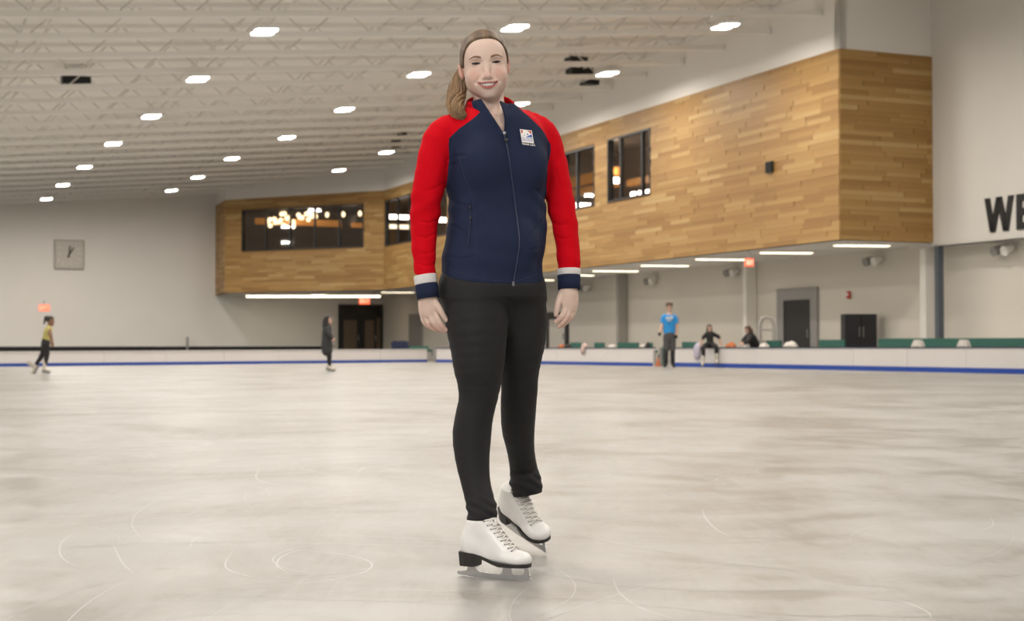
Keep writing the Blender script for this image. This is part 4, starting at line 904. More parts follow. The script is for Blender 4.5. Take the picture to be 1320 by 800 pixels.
for pts_, r_ in creases:
    q_ = [on_front(*q, .0012) for q in cr(np.array(pts_), 7)]; rr_ = [r_ * (.35 + .65 * math.sin(math.pi * (i + .4) / 6.8)) for i in range(7)]; cpr.append([cone(q_[i], q_[i + 1], rr_[i], rr_[i + 1]) for i in range(6)])
for c_ in cpr:
    for q_ in c_: jk.sub(q_, .006)
JV, JQ = jk.mesh(.0042)
# red sleeves / navy body split along the raglan seam
zz_ = np.array([tz_of(y) for y in (215, 200, 184, 172, 160, 148, 137, 120)]); us_ = np.array([.180, .180, .178, .149, .108, .074, .064, .055])
def seam(V):
    dx, dy = V[:, 0] - f_cx(V[:, 2]), V[:, 1] - TY; u = np.abs(dx * tu[0] + dy * tu[1]); s1 = u - np.interp(V[:, 2], zz_, us_)
    dt = TORSO.f(V[:, 0], V[:, 1], V[:, 2]); da = arm_only(V[:, 0], V[:, 1], V[:, 2]); s2 = np.clip(dt - da, -.05, .05)
    w = np.clip((V[:, 2] - tz_of(212)) / (tz_of(192) - tz_of(212)), 0, 1); return w * s1 + (1 - w) * s2
sc = seam(JV); JT = tris(JQ)
v_, t_ = split(JV, JT, -sc); jacket = build('jacket', v_, t_, 'navy', skater, smooth=True); jacket['label'] = 'navy zip jacket body'
sx = (JV[:, 0] > f_cx(1.3)); big = np.where(sx, sc, -1); v_, t_ = split(JV, JT, big); sl_l = build('sleeve', v_, t_, 'red', jacket, smooth=True); sl_l['label'] = 'red left sleeve'
big = np.where(~sx, sc, -1); v_, t_ = split(JV, JT, big); sl_r = build('sleeve', v_, t_, 'red', jacket, smooth=True); sl_r['label'] = 'red right sleeve'
# cuffs: tubes with a turned-in lip
def ring_tube(path, radii, m, name, parent, nseg=28, squash=1.0, thick=.0025, lip=.02):
    path = [np.asarray(p, float) for p in path]; prof = [(p, r) for p, r in zip(path, radii)]
    ax = path[-1] - path[0]; ax /= np.linalg.norm(ax); prof.append((path[-1], radii[-1] - thick)); prof.append((path[-1] - ax * lip, radii[-1] - thick * 2)); prof.insert(0, (path[0], radii[0] - thick * 2))
    x = np.cross(ax, [0, 1.0, 0]); x /= np.linalg.norm(x); y = np.cross(ax, x); v = []; f = []
    for p, r in prof:
        for k in range(nseg):
            a = 2 * math.pi * k / nseg; v.append(p + x * math.cos(a) * r + y * math.sin(a) * r * squash)
    for i in range(len(prof) - 1):
        for k in range(nseg): f.append((i * nseg + k, (i + 1) * nseg + k, (i + 1) * nseg + (k + 1) % nseg, i * nseg + (k + 1) % nseg))
    return build(name, v, f, m, parent, smooth=True)
def cuff(p0, p1, p2, r0, r1, r2, parent, flare):
    ring_tube([p0, p0 + (p1 - p0) * .1, p0 + (p1 - p0) * .9, p1], [r0, r0 + .001, r1 + .001, r1], 'cuffwhite', 'cuff_band', parent)
    ring_tube([p1, p1 + (p2 - p1) * .1, p1 + (p2 - p1) * .5, p2], [r1 - .0005, r1 + .0008, (r1 + r2) / 2, r2], 'navy', 'cuff', parent)
cuff(P(547.8, 354.5, 4.776), P(549.5, 366, 4.774), P(552, 384.5, 4.772), 14.6 * PX(4.776), 14.6 * PX(4.774), 14.4 * PX(4.77), sl_r, 1)
cuff(P(733.2, 346.5, 4.906), P(733.4, 354.6, 4.904), P(733.6, 373, 4.90), 14.9 * PX(4.9), 14.8 * PX(4.9), 14.6 * PX(4.9), sl_l, 1)
# collar
colT = [(620, 127.5, 4.768), (611, 130, 4.785), (604.5, 131.5, 4.825), (603, 129.5, 4.88), (612, 125, 4.93), (631, 123, 4.95), (651, 125.5, 4.935), (661, 131.5, 4.89), (662.5, 136, 4.84), (654, 134.5, 4.80), (644.5, 130.5, 4.782)]
colM = [(635, 150, 4.742), (619, 153, 4.758), (606, 149, 4.80), (599, 140, 4.88), (608, 134, 4.95), (631, 132, 4.97), (656, 135, 4.955), (667, 141, 4.895), (669, 148, 4.83), (661, 150, 4.782), (650.5, 149, 4.755)]
colB = [(649, 172, 4.742), (633, 178, 4.757), (610, 168, 4.785), (594, 152, 4.86), (604, 144, 4.96), (631, 142, 4.985), (660, 145, 4.965), (674, 151, 4.90), (676, 162, 4.83), (664, 172, 4.79), (650.8, 172, 4.745)]
def sheet(cols, m, name, parent, th=.006, nr=10):
    """cols: list of (top,mid,bottom) world points -> thick sheet"""
    n = len(cols); out = []; 
    for c in cols: out.append(cr(np.array(c), nr))
    G = np.array(out); dU = np.gradient(G, axis=0); dV = np.gradient(G, axis=1); N = np.cross(dU, dV); N /= np.linalg.norm(N, axis=2)[..., None] + 1e-12
    cen = np.array([P(631, 140, 4.87)]); 
    if ((G - cen) * N).sum() < 0: N = -N
    A = G + N * th / 2; B = G - N * th / 2; v = np.vstack([A.reshape(-1, 3), B.reshape(-1, 3)]); f = []; o = n * nr
    for i in range(n - 1):
        for j in range(nr - 1):
            q = (i * nr + j, (i + 1) * nr + j, (i + 1) * nr + j + 1, i * nr + j + 1); f += [q, tuple(k + o for k in q[::-1])]
    for i in range(n - 1):
        for j in (0, nr - 1): a, b = i * nr + j, (i + 1) * nr + j; f.append((a, a + o, b + o, b))
    for j in range(nr - 1):
        for i in (0, n - 1): a, b = i * nr + j, i * nr + j + 1; f.append((a, b, b + o, a + o))
    return build(name, v, f, m, parent, smooth=True)
NC = 61; cT, cM, cB = [cr(np.array([P(*q) for q in L]), NC) for L in (colT, colM, colB)]
cols = [(cT[i], cM[i], cB[i]) for i in range(NC)]
cut1, cut2 = 8, 44
sheet(cols[:cut1 + 1], 'navy', 'collar_front', jacket); sheet(cols[cut1:cut2 + 1], 'red', 'collar_back', jacket); sheet(cols[cut2:], 'navy', 'collar_front', jacket)
# zip, pull, pocket
zp = [(649.5, 173), (652, 182), (655.5, 200), (658.5, 221), (662, 248), (665, 272), (668, 295), (669.5, 312), (667, 332), (664, 350), (661.3, 366.5)]
zpts = [on_front(*q, .0015) for q in cr(np.array(zp), 40)]
b = MB(); b.tube(zpts, .0030, 6); b.build('zipper', 'zip', jacket, smooth=True)
b = MB(); b.tube([p + tf * .0022 for p in zpts], .0012, 5); b.build('zipper_teeth', mat('zip_teeth', lin(58, 66, 96), .5), jacket, smooth=True)
q0 = on_front(649.8, 172, .004); b = MB(); b.sphere(q0 + tf * .004, (.006, .005, .007), 10, 7); b.build('zip_slider', 'zipmetal', jacket, smooth=True)
q1 = on_front(652, 181, .004); b = MB(); b.tube([q0 + tf * .006, (q0 + q1) / 2 + tf * .006], .002, 6); b.sphere(q1 + tf * .004, (.0060, .0035, .0072), 12, 8); b.build('zip_pull', mat('pull_black', (.02, .02, .025), .4), jacket, smooth=True)
b = MB(); qe = on_front(661.2, 366, .003); b.fbox(qe, tu, tf, UP, (-.004, -.003, -.006), (.004, .004, .008)); b.build('zip_stop', 'zipmetal', jacket)
pk = [on_front(*q, .001) for q in cr(np.array([(605, 264), (606.5, 280), (605, 298), (603.5, 318)]), 14)]
b = MB(); b.tube(pk, .0022, 6); b.build('pocket_zip', 'zip', jacket, smooth=True)
for py in (267, 281): b = MB(); q_ = on_front(605.5 + (py - 267) * .07, py, .004); b.sphere(q_, (.0042, .003, .006), 8, 6); b.build('pocket_pull', bpy.data.materials['pull_black'], jacket, smooth=True)
seamm = mat('seam_thread', lin(34, 42, 72), .7)
for sp in ([(592, 203), (598, 225), (607, 250), (612, 275), (613, 310), (614, 345)], [(702, 232), (695, 258), (694, 290), (692, 330), (690, 350)]):
    b = MB(); b.tube([on_front(*q, .0002) for q in cr(np.array(sp), 26)], .0010, 5); b.build('seam', seamm, jacket, smooth=True)
hm = [on_front(x, y - 5.5, .0002) for x, y in cr(np.array([(578, 352), (600, 359), (630, 366), (660, 368), (680, 363), (693, 358)]), 26)]
b = MB(); b.tube(hm, .0009, 5); b.build('hem_stitch', seamm, jacket, smooth=True)
# chest badge
bc = on_front(679, 176, .0025); bn = jk.normal(bc + tf * .0)[0]; bxv = np.cross([0, 0, 1.0], bn); bxv /= np.linalg.norm(bxv); bxv = bxv if bxv[0] > 0 else -bxv; byv = np.cross(bn, bxv); byv = byv if byv[2] > 0 else -byv
rt = math.radians(-3); bx2, by2 = bxv * math.cos(rt) + byv * math.sin(rt), byv * math.cos(rt) - bxv * math.sin(rt)
sB = PX(4.78) * 1.06
def bp(polys, off, m, name, parent, t=.0006):
    b = MB()
    for poly in polys: b.prism([(x * sB, y * sB) for x, y in poly], bc + bn * off, bx2, by2, bn, t)
    return b.build(name, m, parent)
wht = mat('badge_white', (.80, .78, .74), .6); blu = mat('badge_blue', lin(38, 80, 170), .6); rdd = mat('badge_red', lin(190, 30, 30), .6)
R_ = lambda x0, x1, y0, y1: [(x0, y0), (x1, y0), (x1, y1), (x0, y1)]
badge = bp([R_(-8, 8, -9, 9.5)], .0004, wht, 'badge', jacket, .0012)
bp([[(-6.8, 8.3), (-4.6, 8.3), (-4.9, 6), (-5.9, 3.6), (-6.8, 3.6)], [(1.5, 8.3), (6.8, 8.3), (6.8, 4.2), (5.6, 4.6), (4.2, 6.6)]], .0017, rdd, 'red_corner', badge)
bp([[(-1.5, -.8), (1.5, .8), (6.9, 3.5), (6.9, -.8)], [(-4.6, .4), (-2.2, 1.6), (-3.4, .2)], [(-.6, 2.6), (1.5, 4.3), (2.6, 3.0), (.6, 2.2)]], .0017, blu, 'blue_figure', badge)
def text_mesh(txt, size, at, m, name, parent, off, bold=0.0):
    c = bpy.data.curves.new(name, 'FONT'); c.body = txt; c.size = size; c.align_x = 'CENTER'; c.align_y = 'CENTER'; c.offset = bold; o = bpy.data.objects.new(name, c); COL.objects.link(o)
    dg = bpy.context.evaluated_depsgraph_get(); me = o.evaluated_get(dg).to_mesh(); V = np.array([v.co for v in me.vertices]); Fc = [tuple(p.vertices) for p in me.polygons]; o.to_mesh_clear(); bpy.data.objects.remove(o)
    Vw = [bc + bn * off + bx2 * (v[0] + at[0] * sB) + by2 * (v[1] + at[1] * sB) for v in V]; return build(name, Vw, Fc, m, parent)
text_mesh('U.S. FIGURE', 2.9 * sB, (0, -2.9), blu, 'badge_lettering', badge, .0018, .00012); text_mesh('SKATING', 3.5 * sB, (0, -6.0), blu, 'badge_lettering', badge, .0018, .00012)
text_mesh('TEAM USA', 3.9 * sB, (0.3, -11.6), wht, 'team_lettering', jacket, .001, .0002)

# ---- leggings
LEG_R = [(610, 372, 4.83, 40), (613, 400, 4.815, 41.5), (615, 425, 4.80, 39), (616.5, 450, 4.79, 35.5), (617, 472, 4.785, 32.5), (618, 491, 4.785, 28.6), (616, 515, 4.785, 24.8), (611, 538, 4.785, 24.4), (608.2, 562, 4.785, 25), (609, 592, 4.77, 22), (613, 620, 4.75, 19), (617.5, 640, 4.73, 18.6), (621.3, 656, 4.715, 19.4), (621.8, 672, 4.705, 19.6)]
LEG_L = [(664, 372, 4.90, 36), (667, 395, 4.91, 37), (670, 412, 4.92, 35.5), (671, 437, 4.93, 32.5), (670, 460, 4.95, 28.5), (669.5, 482, 4.97, 25), (669.5, 502, 4.985, 23.5), (668.3, 525, 5.02, 23), (668, 553, 5.09, 21.2), (671.3, 580, 5.17, 17.7), (675, 604, 5.24, 17.8), (677.5, 620, 5.235, 20.5), (680.5, 637, 5.235, 19.5)]
TR = np.column_stack([tu, tf, UP]); lg = Shape(); PEL = torso_prim(.004, tz_of(382), tz_of(340), 0.0, 2.2); lg.u(PEL, 0); lg.u(ell(tl(0, 0, 372), (.172, .130, .062), TR), .03); lg.grp(chain(*limb(LEG_R), 26), .03); lg.grp(chain(*limb(LEG_L), 26), .03)
lg.u(ell(tl(-.07, -.07, 385), (.085, .07, .09)), .04); lg.u(ell(tl(.07, -.07, 385), (.085, .07, .09)), .04)
def leg_folds(x, y, z):
    zR, zL = P(620, 657, 4.71)[2], P(680, 622, 5.29)[2]; near = y < 5.0
    w = np.where(near, np.exp(-((z - zR) / .035) ** 2), np.exp(-((z - zL) / .04) ** 2)); g = .0022 * w * (np.sin(np.where(near, 210, 180) * (z + .22 * x) + 2.5 * np.sin(31 * x + 14 * y)) + .5 * np.sin(120 * (z - .5 * x)))
    zk = P(640, 500, 4.8)[2]; return g + .0004 * np.exp(-((z - zk) / .05) ** 2) * np.sin(90 * (z + .3 * x))
lg.disp(leg_folds); PIN = torso_prim(.008, tz_of(420), tz_of(340)); lg.cut(lambda x, y, z: np.where(-hemf(x, y, z) > .004, PIN.f(x, y, z), -.05))
for rows_ in (LEG_R, LEG_L):
    b_e, n_e = end_plane(rows_)
    def fcut2(x, y, z, b=b_e, n=n_e):
        dd = (x - b[0]) * n[0] + (y - b[1]) * n[1] + (z - b[2]) * n[2]; near = np.sqrt((x - b[0]) ** 2 + (y - b[1]) ** 2 + (z - b[2]) ** 2) < .085; return np.where(near, dd, -.05)
    lg.cut(fcut2)
LV, LQ = lg.mesh(.0052); leg_o = build('leggings', LV, LQ, 'legging', skater, smooth=True); leg_o['label'] = 'plain black leggings'

# ---- figure skates
def skate(A, B, roll, up_hint, name):
    """A heel end and B toe end of the blade (bottom edge)"""
    ex = (B - A); L = np.linalg.norm(ex); ex /= L; ez = np.asarray(up_hint, float); ez -= ex * (ez @ ex); ez /= np.linalg.norm(ez); ey = np.cross(ez, ex); mid = (A + B) / 2; k = L / .268
    T = lambda V: mid + (np.asarray(V)[:, :1] * ex + np.asarray(V)[:, 1:2] * ey + np.asarray(V)[:, 2:3] * ez) * k
    sh = Shape()
    sh.u(ell((-.078, 0, .108), (.042, .033, .056)), 0); sh.u(ell((-.02, 0, .088), (.065, .034, .045)), .03); sh.u(ell((.072, 0, .070), (.056, .041, .024)), .03)
    sh.u(ell((.096, 0, .067), (.033, .035, .020)), .02)
    sh.u(cone((-.062, 0, .12), (-.050, 0, .21), .038, .037), .03); sh.u(cone((-.042, 0, .172), (.050, 0, .086), .038, .026), .025)
    zs = lambda x: np.interp(x, [-.13, -.055, -.03, .005, .035, .12], [.083, .080, .074, .060, .054, .055])
    sh.cut(lambda x, y, z: zs(x) - z); sh.cut(lambda x, y, z: z - .185)
    V, Q = sh.mesh(.003, proj=1); boot = build(name, T(V), Q, 'leather', skater, smooth=True); boot['label'] = 'white leather figure skate boot'
    # sole and heel
    def outline(x):  # half width of sole
        return np.interp(x, [-.122, -.115, -.09, -.05, 0, .04, .08, .11, .125, .130], [.012, .026, .034, .031, .028, .037, .041, .034, .022, .008])
    xs = np.linspace(-.122, .130, 40); b = MB()
    for i in range(len(xs) - 1):
        a, c = xs[i], xs[i + 1]; wa, wc = outline(a) + .002, outline(c) + .002; za, zc = float(zs(a)), float(zs(c)); t = .010
        b.hexa(T([(a, -wa, za - t), (c, -wc, zc - t), (c, wc, zc - t), (a, wa, za - t), (a, -wa, za + .001), (c, -wc, zc + .001), (c, wc, zc + .001), (a, wa, za + .001)]))
    b.build('sole', 'soleblack', boot)
    b = MB(); xs = np.linspace(-.120, -.060, 12)
    for i in range(len(xs) - 1):
        a, c = xs[i], xs[i + 1]; wa, wc = outline(a) + .0015, outline(c) + .0015; s_ = lambda x: x * .93 - .006
        b.hexa(T([(s_(a), -wa * .9, .037), (s_(c), -wc * .9, .037), (s_(c), wc * .9, .037), (s_(a), wa * .9, .037), (a, -wa, .075), (c, -wc, .075), (c, wc, .075), (a, wa, .075)]))
    b.build('heel', 'soleblack', boot)
    # blade: side profile with stanchions and toe pick
    prof_top = [(-.134, .016), (-.118, .016), (-.100, .020), (-.094, .034), (-.070, .034), (-.064, .024), (-.052, .018), (.02, .016), (.030, .020), (.036, .044), (.060, .044), (.066, .022), (.078, .017), (.104, .020), (.112, .030), (.108, .044), (.120, .044), (.127, .030)]
    teeth_ = [(.131, .026), (.127, .023), (.134, .018), (.129, .014), (.134, .009), (.124, .002)]
    bot = [(x, .0006 + .0045 * (abs(x) / .13) ** 2.5) for x in np.linspace(.11, -.134, 12)]
    poly = prof_top + teeth_ + bot; me_v = [(x, -.002, z) for x, z in poly] + [(x, .002, z) for x, z in poly]; n = len(poly)
    f_ = [(i, (i + 1) % n, n + (i + 1) % n, n + i) for i in range(n)]
    import mathutils.geometry as mg
    tri_ = mg.tessellate_polygon([[Vector((x, z, 0)) for x, z in poly]])
    f_ += [tuple(t) for t in tri_] + [tuple(n + i for i in t[::-1]) for t in tri_]
    build('blade', T(me_v), f_, 'blade', boot)
    for x0, x1 in ((-.10, -.060), (.028, .122)):
        b = MB(); z = .037 if x0 < 0 else .044; b.hexa(T([(x0, -.014, z - .003), (x1, -.014, z - .003), (x1, .014, z - .003), (x0, .014, z - .003), (x0, -.014, z), (x1, -.014, z), (x1, .014, z), (x0, .014, z)])); b.build('mounting_plate', 'blade', boot)
    # tongue, eyelets and laces
    N = 9; tt = np.linspace(0, 1, N); row = [np.array([-.012 + .094 * t, 0, .182 - .092 * t]) for t in tt]
    wid = np.linspace(.032, .021, N)
    def sn(p, off): return sh.snap(np.array([p]), off)[0]
    sides = {}
    for s in (-1, 1):
        sides[s] = list(sh.snap(np.array([r_ + np.array([-.006, s * w_, 0.004]) for r_, w_ in zip(row, wid)]), .0008))
        for p in sides[s]:
            nr = sh.normal(p)[0]; b = MB(); q = T([p - nr * .001, p + nr * .0022]); b.tube(q, .0026 * k, 7); b.build('eyelet', 'eyelet', boot)
    cen = [sn(r_ + np.array([.004, 0, .008]), .004) for r_ in row]
    tg = MB(); v = []
    for i in range(N):
        for s in (-1, -.4, .4, 1): v.append(sn(row[i] + np.array([.0, s * wid[i] * .62, .005]), .0012))
    tg.add(T(v), [(i * 4 + j, i * 4 + j + 1, (i + 1) * 4 + j + 1, (i + 1) * 4 + j) for i in range(N - 1) for j in range(3)]); tg.build('tongue', 'tongue', boot, smooth=True)
    for i in range(N - 1):
        for s in (-1, 1):
            a, c = sides[s][i], sides[-s][i + 1]; m1 = sn(a * .66 + c * .34 + np.array([.004, 0, .006]), .0045); m2 = sn(a * .34 + c * .66 + np.array([.004, 0, .006]), .0045)
            b = MB(); b.tube(T(cr(np.array([a + sh.normal(a)[0] * .002, m1, m2, c + sh.normal(c)[0] * .002]), 9)), .0027 * k, 5); b.build('lace', 'lace', boot, smooth=True)
    for s in (-1, 1):   # bow loops lying at the top
        a = cen[0]; b = MB(); lp = [a, a + np.array([.012, s * .018, .006]), a + np.array([.026, s * .024, -.008]), a + np.array([.022, s * .008, -.014]), a]
        b.tube(T(sh.snap(cr(np.array(lp), 14), .007)), .0024 * k, 5); b.build('lace_loop', 'lace', boot, smooth=True)
    return boot
skate(ground(590, 741.5), ground(684.5, 749.5), 0, (0, 0, 1), 'skate_boot')
heelL = P(646.5, 674.5, 5.40); toeL = ground(705, 714.5); toeL[2] += .002
skate(heelL, toeL, 0, (-.02, -.38, .85), 'skate_boot')
# ---- head
HC = P(625.5, 81.5, 4.83)                                   # mid-eye point, pushed inside the head
fw = np.array([0, 0, CAMH]) - HC; fw[2] *= .75; fw /= np.linalg.norm(fw); fw = fw + np.array([.05, 0, 0]); fw /= np.linalg.norm(fw)   # looks at the camera
hz = np.array([math.sin(math.radians(-5.5)), 0, math.cos(math.radians(5.5))]); hz -= fw * (hz @ fw); hz /= np.linalg.norm(hz); hx = np.cross(fw, hz); hx = hx if hx[0] > 0 else -hx
HR = np.column_stack([hx, fw, hz])                           # local (x right in picture, y forward, z up)
H2W = lambda V: HC + np.atleast_2d(V) @ HR.T
hd = Shape()
hd.u(ell((0, -.050, .024), (.0745, .094, .082)), 0)                      # cranium
hd.u(ell((0, -.018, -.020), (.0660, .074, .087)), .03)                   # face mass
hd.u(ell((0, .006, -.072), (.043, .050, .042)), .035)                    # jaw
hd.u(ell((0, .040, -.103), (.017, .015, .013)), .028)                    # chin
for s in (-1, 1):
    hd.u(ell((.039 * s, .030, -.040), (.023, .021, .022)), .028)         # smiling cheeks
    hd.u(ell((.050 * s, -.022, -.060), (.013, .03, .022)), .03)          # jaw corner
hd.u(ell((0, .030, .036), (.052, .028, .040)), .045)                      # forehead
for s in (-1, 1): hd.u(cone((.014 * s, .0535, .0165), (.043 * s, .043, .0165), .0055, .005), .014)   # brow ridge
for s in (-1, 1): hd.sub(ell((.0335 * s, .067, -.001), (.018, .014, .0115)), .012)   # eye sockets
hd.u(cone((0, .052, .004), (0, .0750, -.041), .0065, .0094), .012)        # nose
hd.u(ell((0, .0770, -.0440), (.0100, .0088, .0082)), .006)
for s in (-1, 1): hd.u(ell((.0125 * s, .064, -.0470), (.0062, .0085, .0056)), .009)
for s in (-1, 1): hd.sub(ell((.0066 * s, .073, -.0532), (.0040, .005, .0030)), .002)
# eyelids around the eyeballs (narrowed by the smile)
EYE = [np.array([.0335 * s, .0435, -.0010]) for s in (-1, 1)]
for e_ in EYE: hd.u(ell(e_, (.0150, .0132, .0118)), .004)
def eyeslit(x, y, z):
    d = np.full(np.shape(x), -1.0)
    for s in (-1, 1):
        xx = (x - .0335 * s) / .0128; up = .0026 * (1 - xx ** 2) - .0002; lo_ = -.0025 * (1 - xx ** 2) - .0002
        q = np.minimum(np.minimum(up - z - .001, z + .001 - lo_), y - .046); d = np.maximum(d, np.where(np.abs(xx) < 1, np.minimum(q, .004), -.01))
    return d
hd.cut(eyeslit)
# mouth: lips around an open smile
MW = .0315
mu = lambda x: -.0640 - .0022 * (1 - np.clip(np.abs(x) / MW, 0, 1) ** 2) + .0006 * np.cos(x / MW * 6)
ml = lambda x: -.0640 - .0140 * (1 - np.clip(np.abs(x) / MW, 0, 1) ** 2.2)
lipU = [(x, .0528 + .0125 * (1 - (x / MW) ** 2), float(mu(x)) + .0018) for x in np.linspace(-MW, MW, 9)]; lipL = [(x, .0520 + .0125 * (1 - (x / MW) ** 2), float(ml(x)) - .0030) for x in np.linspace(-MW, MW, 9)]
hd.u(ell((0, .036, -.070), (.036, .026, .024)), .02)                      # muzzle over the teeth
hd.grp([cone(lipU[i], lipU[i + 1], .0029, .0029) for i in range(8)], .005); hd.grp([cone(lipL[i], lipL[i + 1], .0045 - .0016 * abs(i - 3.5) / 4, .0045 - .0016 * abs(i - 2.5) / 4) for i in range(8)], .005)
def mouthcut(x, y, z):
    q = np.minimum(np.minimum(mu(x) - z, z - ml(x)), np.minimum(y - (.038 - .0), MW - np.abs(x))); return np.minimum(q, .006)
hd.cut(mouthcut)
for s in (-1, 1): hd.sub(cone((.023 * s, .063, -.044), (.040 * s, .052, -.064), .0016, .0016), .010)    # smile folds
for s in (-1, 1):                                                          # ears
    ex0 = .0770 if s > 0 else .0815; Re = np.array([[math.cos(.16), 0, s * math.sin(.16)], [0, 1, 0], [-s * math.sin(.16), 0, math.cos(.16)]]); hd.u(ell((ex0 * s, -.040, -.014 - .006 * (s < 0)), (.0075, .016, .0265), Re), .006); hd.sub(ell(((ex0 + .007) * s, -.030, -.012 - .006 * (s < 0)), (.005, .010, .017)), .004)
# neck in head space
nk0, nk1 = P(629, 118, 4.90), P(634, 176, 4.885)
W2H = lambda p: (np.asarray(p) - HC) @ HR
hd.u(cone(W2H(nk0), W2H(nk1), .050, .056), .022)
for s in (-1, 1): hd.u(cone(W2H(P(629 + 17 * s, 118, 4.87)), W2H(P(641 + 3 * s, 166, 4.80)), .008, .006), .012)      # neck tendons
hd.u(ell(W2H(P(640, 176, 4.865)), (.105, .085, .055)), .045)               # upper chest under the open collar
for s in (-1, 1): hd.u(cone(W2H(P(642 + 6 * s, 163, 4.79)), W2H(P(640 + 34 * s, 158, 4.83)), .006, .006), .012)
lo_h, hi_h = np.array([-.135, -.155, -.27]), np.array([.135, .105, .115])
HV, HQ = hd.mesh(.0021, lo_h, hi_h)
def head_attrs(V):
    x, y, z = V.T
    front = y > .03
    xx = np.clip(np.abs(x) / MW, 0, 1.15)
    du = np.clip((z - mu(x)) / .0048, -2, 2); dl = np.clip((ml(x) - z) / (.0098 - .004 * xx), -2, 2)
    inb = (np.abs(x) < MW + .003) & front & (z > -.094) & (z < -.053)
    lip = np.where(inb & (du > -.2) & (z > -.0690), np.clip((1 - du) * 2.5, 0, 1), 0); lip = np.maximum(lip, np.where(inb & (dl > -.3) & (z < -.061), np.clip((1 - dl) * 2.5, 0, 1), 0))
    lip = lip * np.clip((MW + .003 - np.abs(x)) / .003, 0, 1)
    mouth = np.where((np.abs(x) < MW) & (z < mu(x) - .0006) & (z > ml(x) + .0006) & (y > .02), 1.0, 0)
    mouth = np.where((y < .0415) & (np.abs(x) < MW) & (z > -.094) & (z < -.054) & (y > .02), 1.0, mouth)
    blush = np.exp(-(((np.abs(x) - .042) / .02) ** 2 + ((z + .036) / .02) ** 2)) * front * .75
    blush = np.maximum(blush, np.exp(-((x / .012) ** 2 + ((z + .040) / .012) ** 2)) * (y > .06) * .5); blush = np.maximum(blush, (np.abs(x) > .072) * .8)
    shade = np.exp(-(((np.abs(x) - .037) / .015) ** 2 + ((z - .0075) / .0045) ** 2)) * front * .8      # eye shadow make-up
    return {'lip': lip, 'mouth': mouth, 'blush': blush, 'shade': shade}
# ---- hands
def hand(rows_f, palm, wrist_rows):
    sh = Shape()
    for ch in wrist_rows: sh.u(chain(*limb(ch), 6), .006)
    for ch in palm: sh.u(chain(*limb(ch), 5), .008)
    for ch in rows_f: sh.grp(chain(*limb(ch), 10), .0042)
    return sh
hR = hand([
    [(560.5, 402, 4.768, 4.0), (564.5, 411, 4.764, 3.8), (569.5, 419, 4.768, 3.4), (575.5, 425, 4.778, 2.7)],
    [(555, 405.5, 4.772, 4.0), (558.5, 414.5, 4.768, 3.8), (564.5, 421.8, 4.775, 3.4), (573, 427, 4.788, 2.7)],
    [(549.5, 407.5, 4.782, 3.9), (552, 415.5, 4.780, 3.6), (557, 422, 4.788, 3.3), (564.5, 426, 4.802, 2.6)],
    [(544.5, 406.5, 4.795, 3.5), (546, 413, 4.795, 3.2), (549.5, 418.5, 4.803, 2.9), (555, 422.5, 4.815, 2.3)],
    [(560, 388, 4.765, 4.6), (566, 397, 4.757, 4.1), (571, 405.5, 4.758, 3.5), (575.5, 412.5, 4.765, 2.7)]],
    [[(556, 384, 4.772, 8), (557.5, 402, 4.772, 5.8)], [(552, 384, 4.775, 9.5), (552.5, 404, 4.776, 6.5)], [(548, 386, 4.782, 8.5), (547, 404, 4.787, 6.2)]], [[(551, 372, 4.775, 10.5), (552, 388, 4.776, 9.8)]])
hL = hand([
    [(729, 396, 4.885, 4.0), (727, 403, 4.878, 3.8), (722, 410, 4.878, 3.4), (715.8, 415, 4.884, 2.7)],
    [(733, 398.5, 4.888, 4.0), (731, 407, 4.884, 3.8), (726, 414.5, 4.886, 3.4), (720.2, 421, 4.893, 2.7)],
    [(737, 399, 4.898, 3.9), (735.5, 407, 4.896, 3.6), (731, 414, 4.900, 3.2), (725.5, 419.5, 4.908, 2.6)],
    [(740, 397.5, 4.910, 3.4), (739, 404.5, 4.910, 3.1), (735.5, 410, 4.914, 2.8), (730.5, 414.5, 4.922, 2.2)],
    [(723.5, 380, 4.885, 4.6), (720, 389, 4.876, 4.2), (717.8, 398, 4.874, 3.7), (716.6, 405.5, 4.878, 2.9)]],
    [[(729, 377, 4.89, 8), (730, 395, 4.888, 5.8)], [(733.5, 376, 4.893, 9.5), (734, 397, 4.893, 6.5)], [(737.5, 378, 4.90, 7.5), (738.5, 397, 4.903, 5.5)]], [[(733.5, 362, 4.90, 10.5), (733, 378, 4.895, 9.8)]])
HRm, HLm = hR.mesh(.0021), hL.mesh(.0021)
# hidden core of the body so the figure is whole under the clothes
core = Shape(); core.u(torso_prim(.026, tz_of(376), tz_of(150)), 0)
shr = lambda rows, d: [(a, b, c, max(r - d, 4)) for a, b, c, r in rows]
core.grp(chain(*limb(shr(ARM_R, 5)), 12), .02); core.grp(chain(*limb(shr(ARM_L, 5)), 12), .02); core.grp(chain(*limb(shr(LEG_R[:-1], 7)), 16), .02); core.grp(chain(*limb(shr(LEG_L[:-1], 7)), 16), .02)
core.cut(lambda x, y, z: np.where((y < TY - .03) & (z > tz_of(185)), (TY - .03) - y, -.05))
CVm = core.mesh(.011, proj=1)
HVw = H2W(HV); at = head_attrs(HV)
nz = [np.zeros(len(q[0])) for q in (HRm, HLm, CVm)]
nails = []
bv, bf = joinm([(HVw, HQ), HRm, HLm, CVm])
knb = [np.clip((V[:, 2] - np.percentile(V[:, 2], 50)) * 0 + .35 * (V[:, 2] < np.percentile(V[:, 2], 22)), 0, 1) for V in (HRm[0], HLm[0])]
at2 = {k: np.concatenate([at[k], (knb[0] if k == 'blush' else nz[0]), (knb[1] if k == 'blush' else nz[1]), nz[2]]) for k in at}
body = build('body', bv, bf, 'skin', skater, smooth=True, attrs=at2); body['label'] = 'fair skin of face, neck and hands'
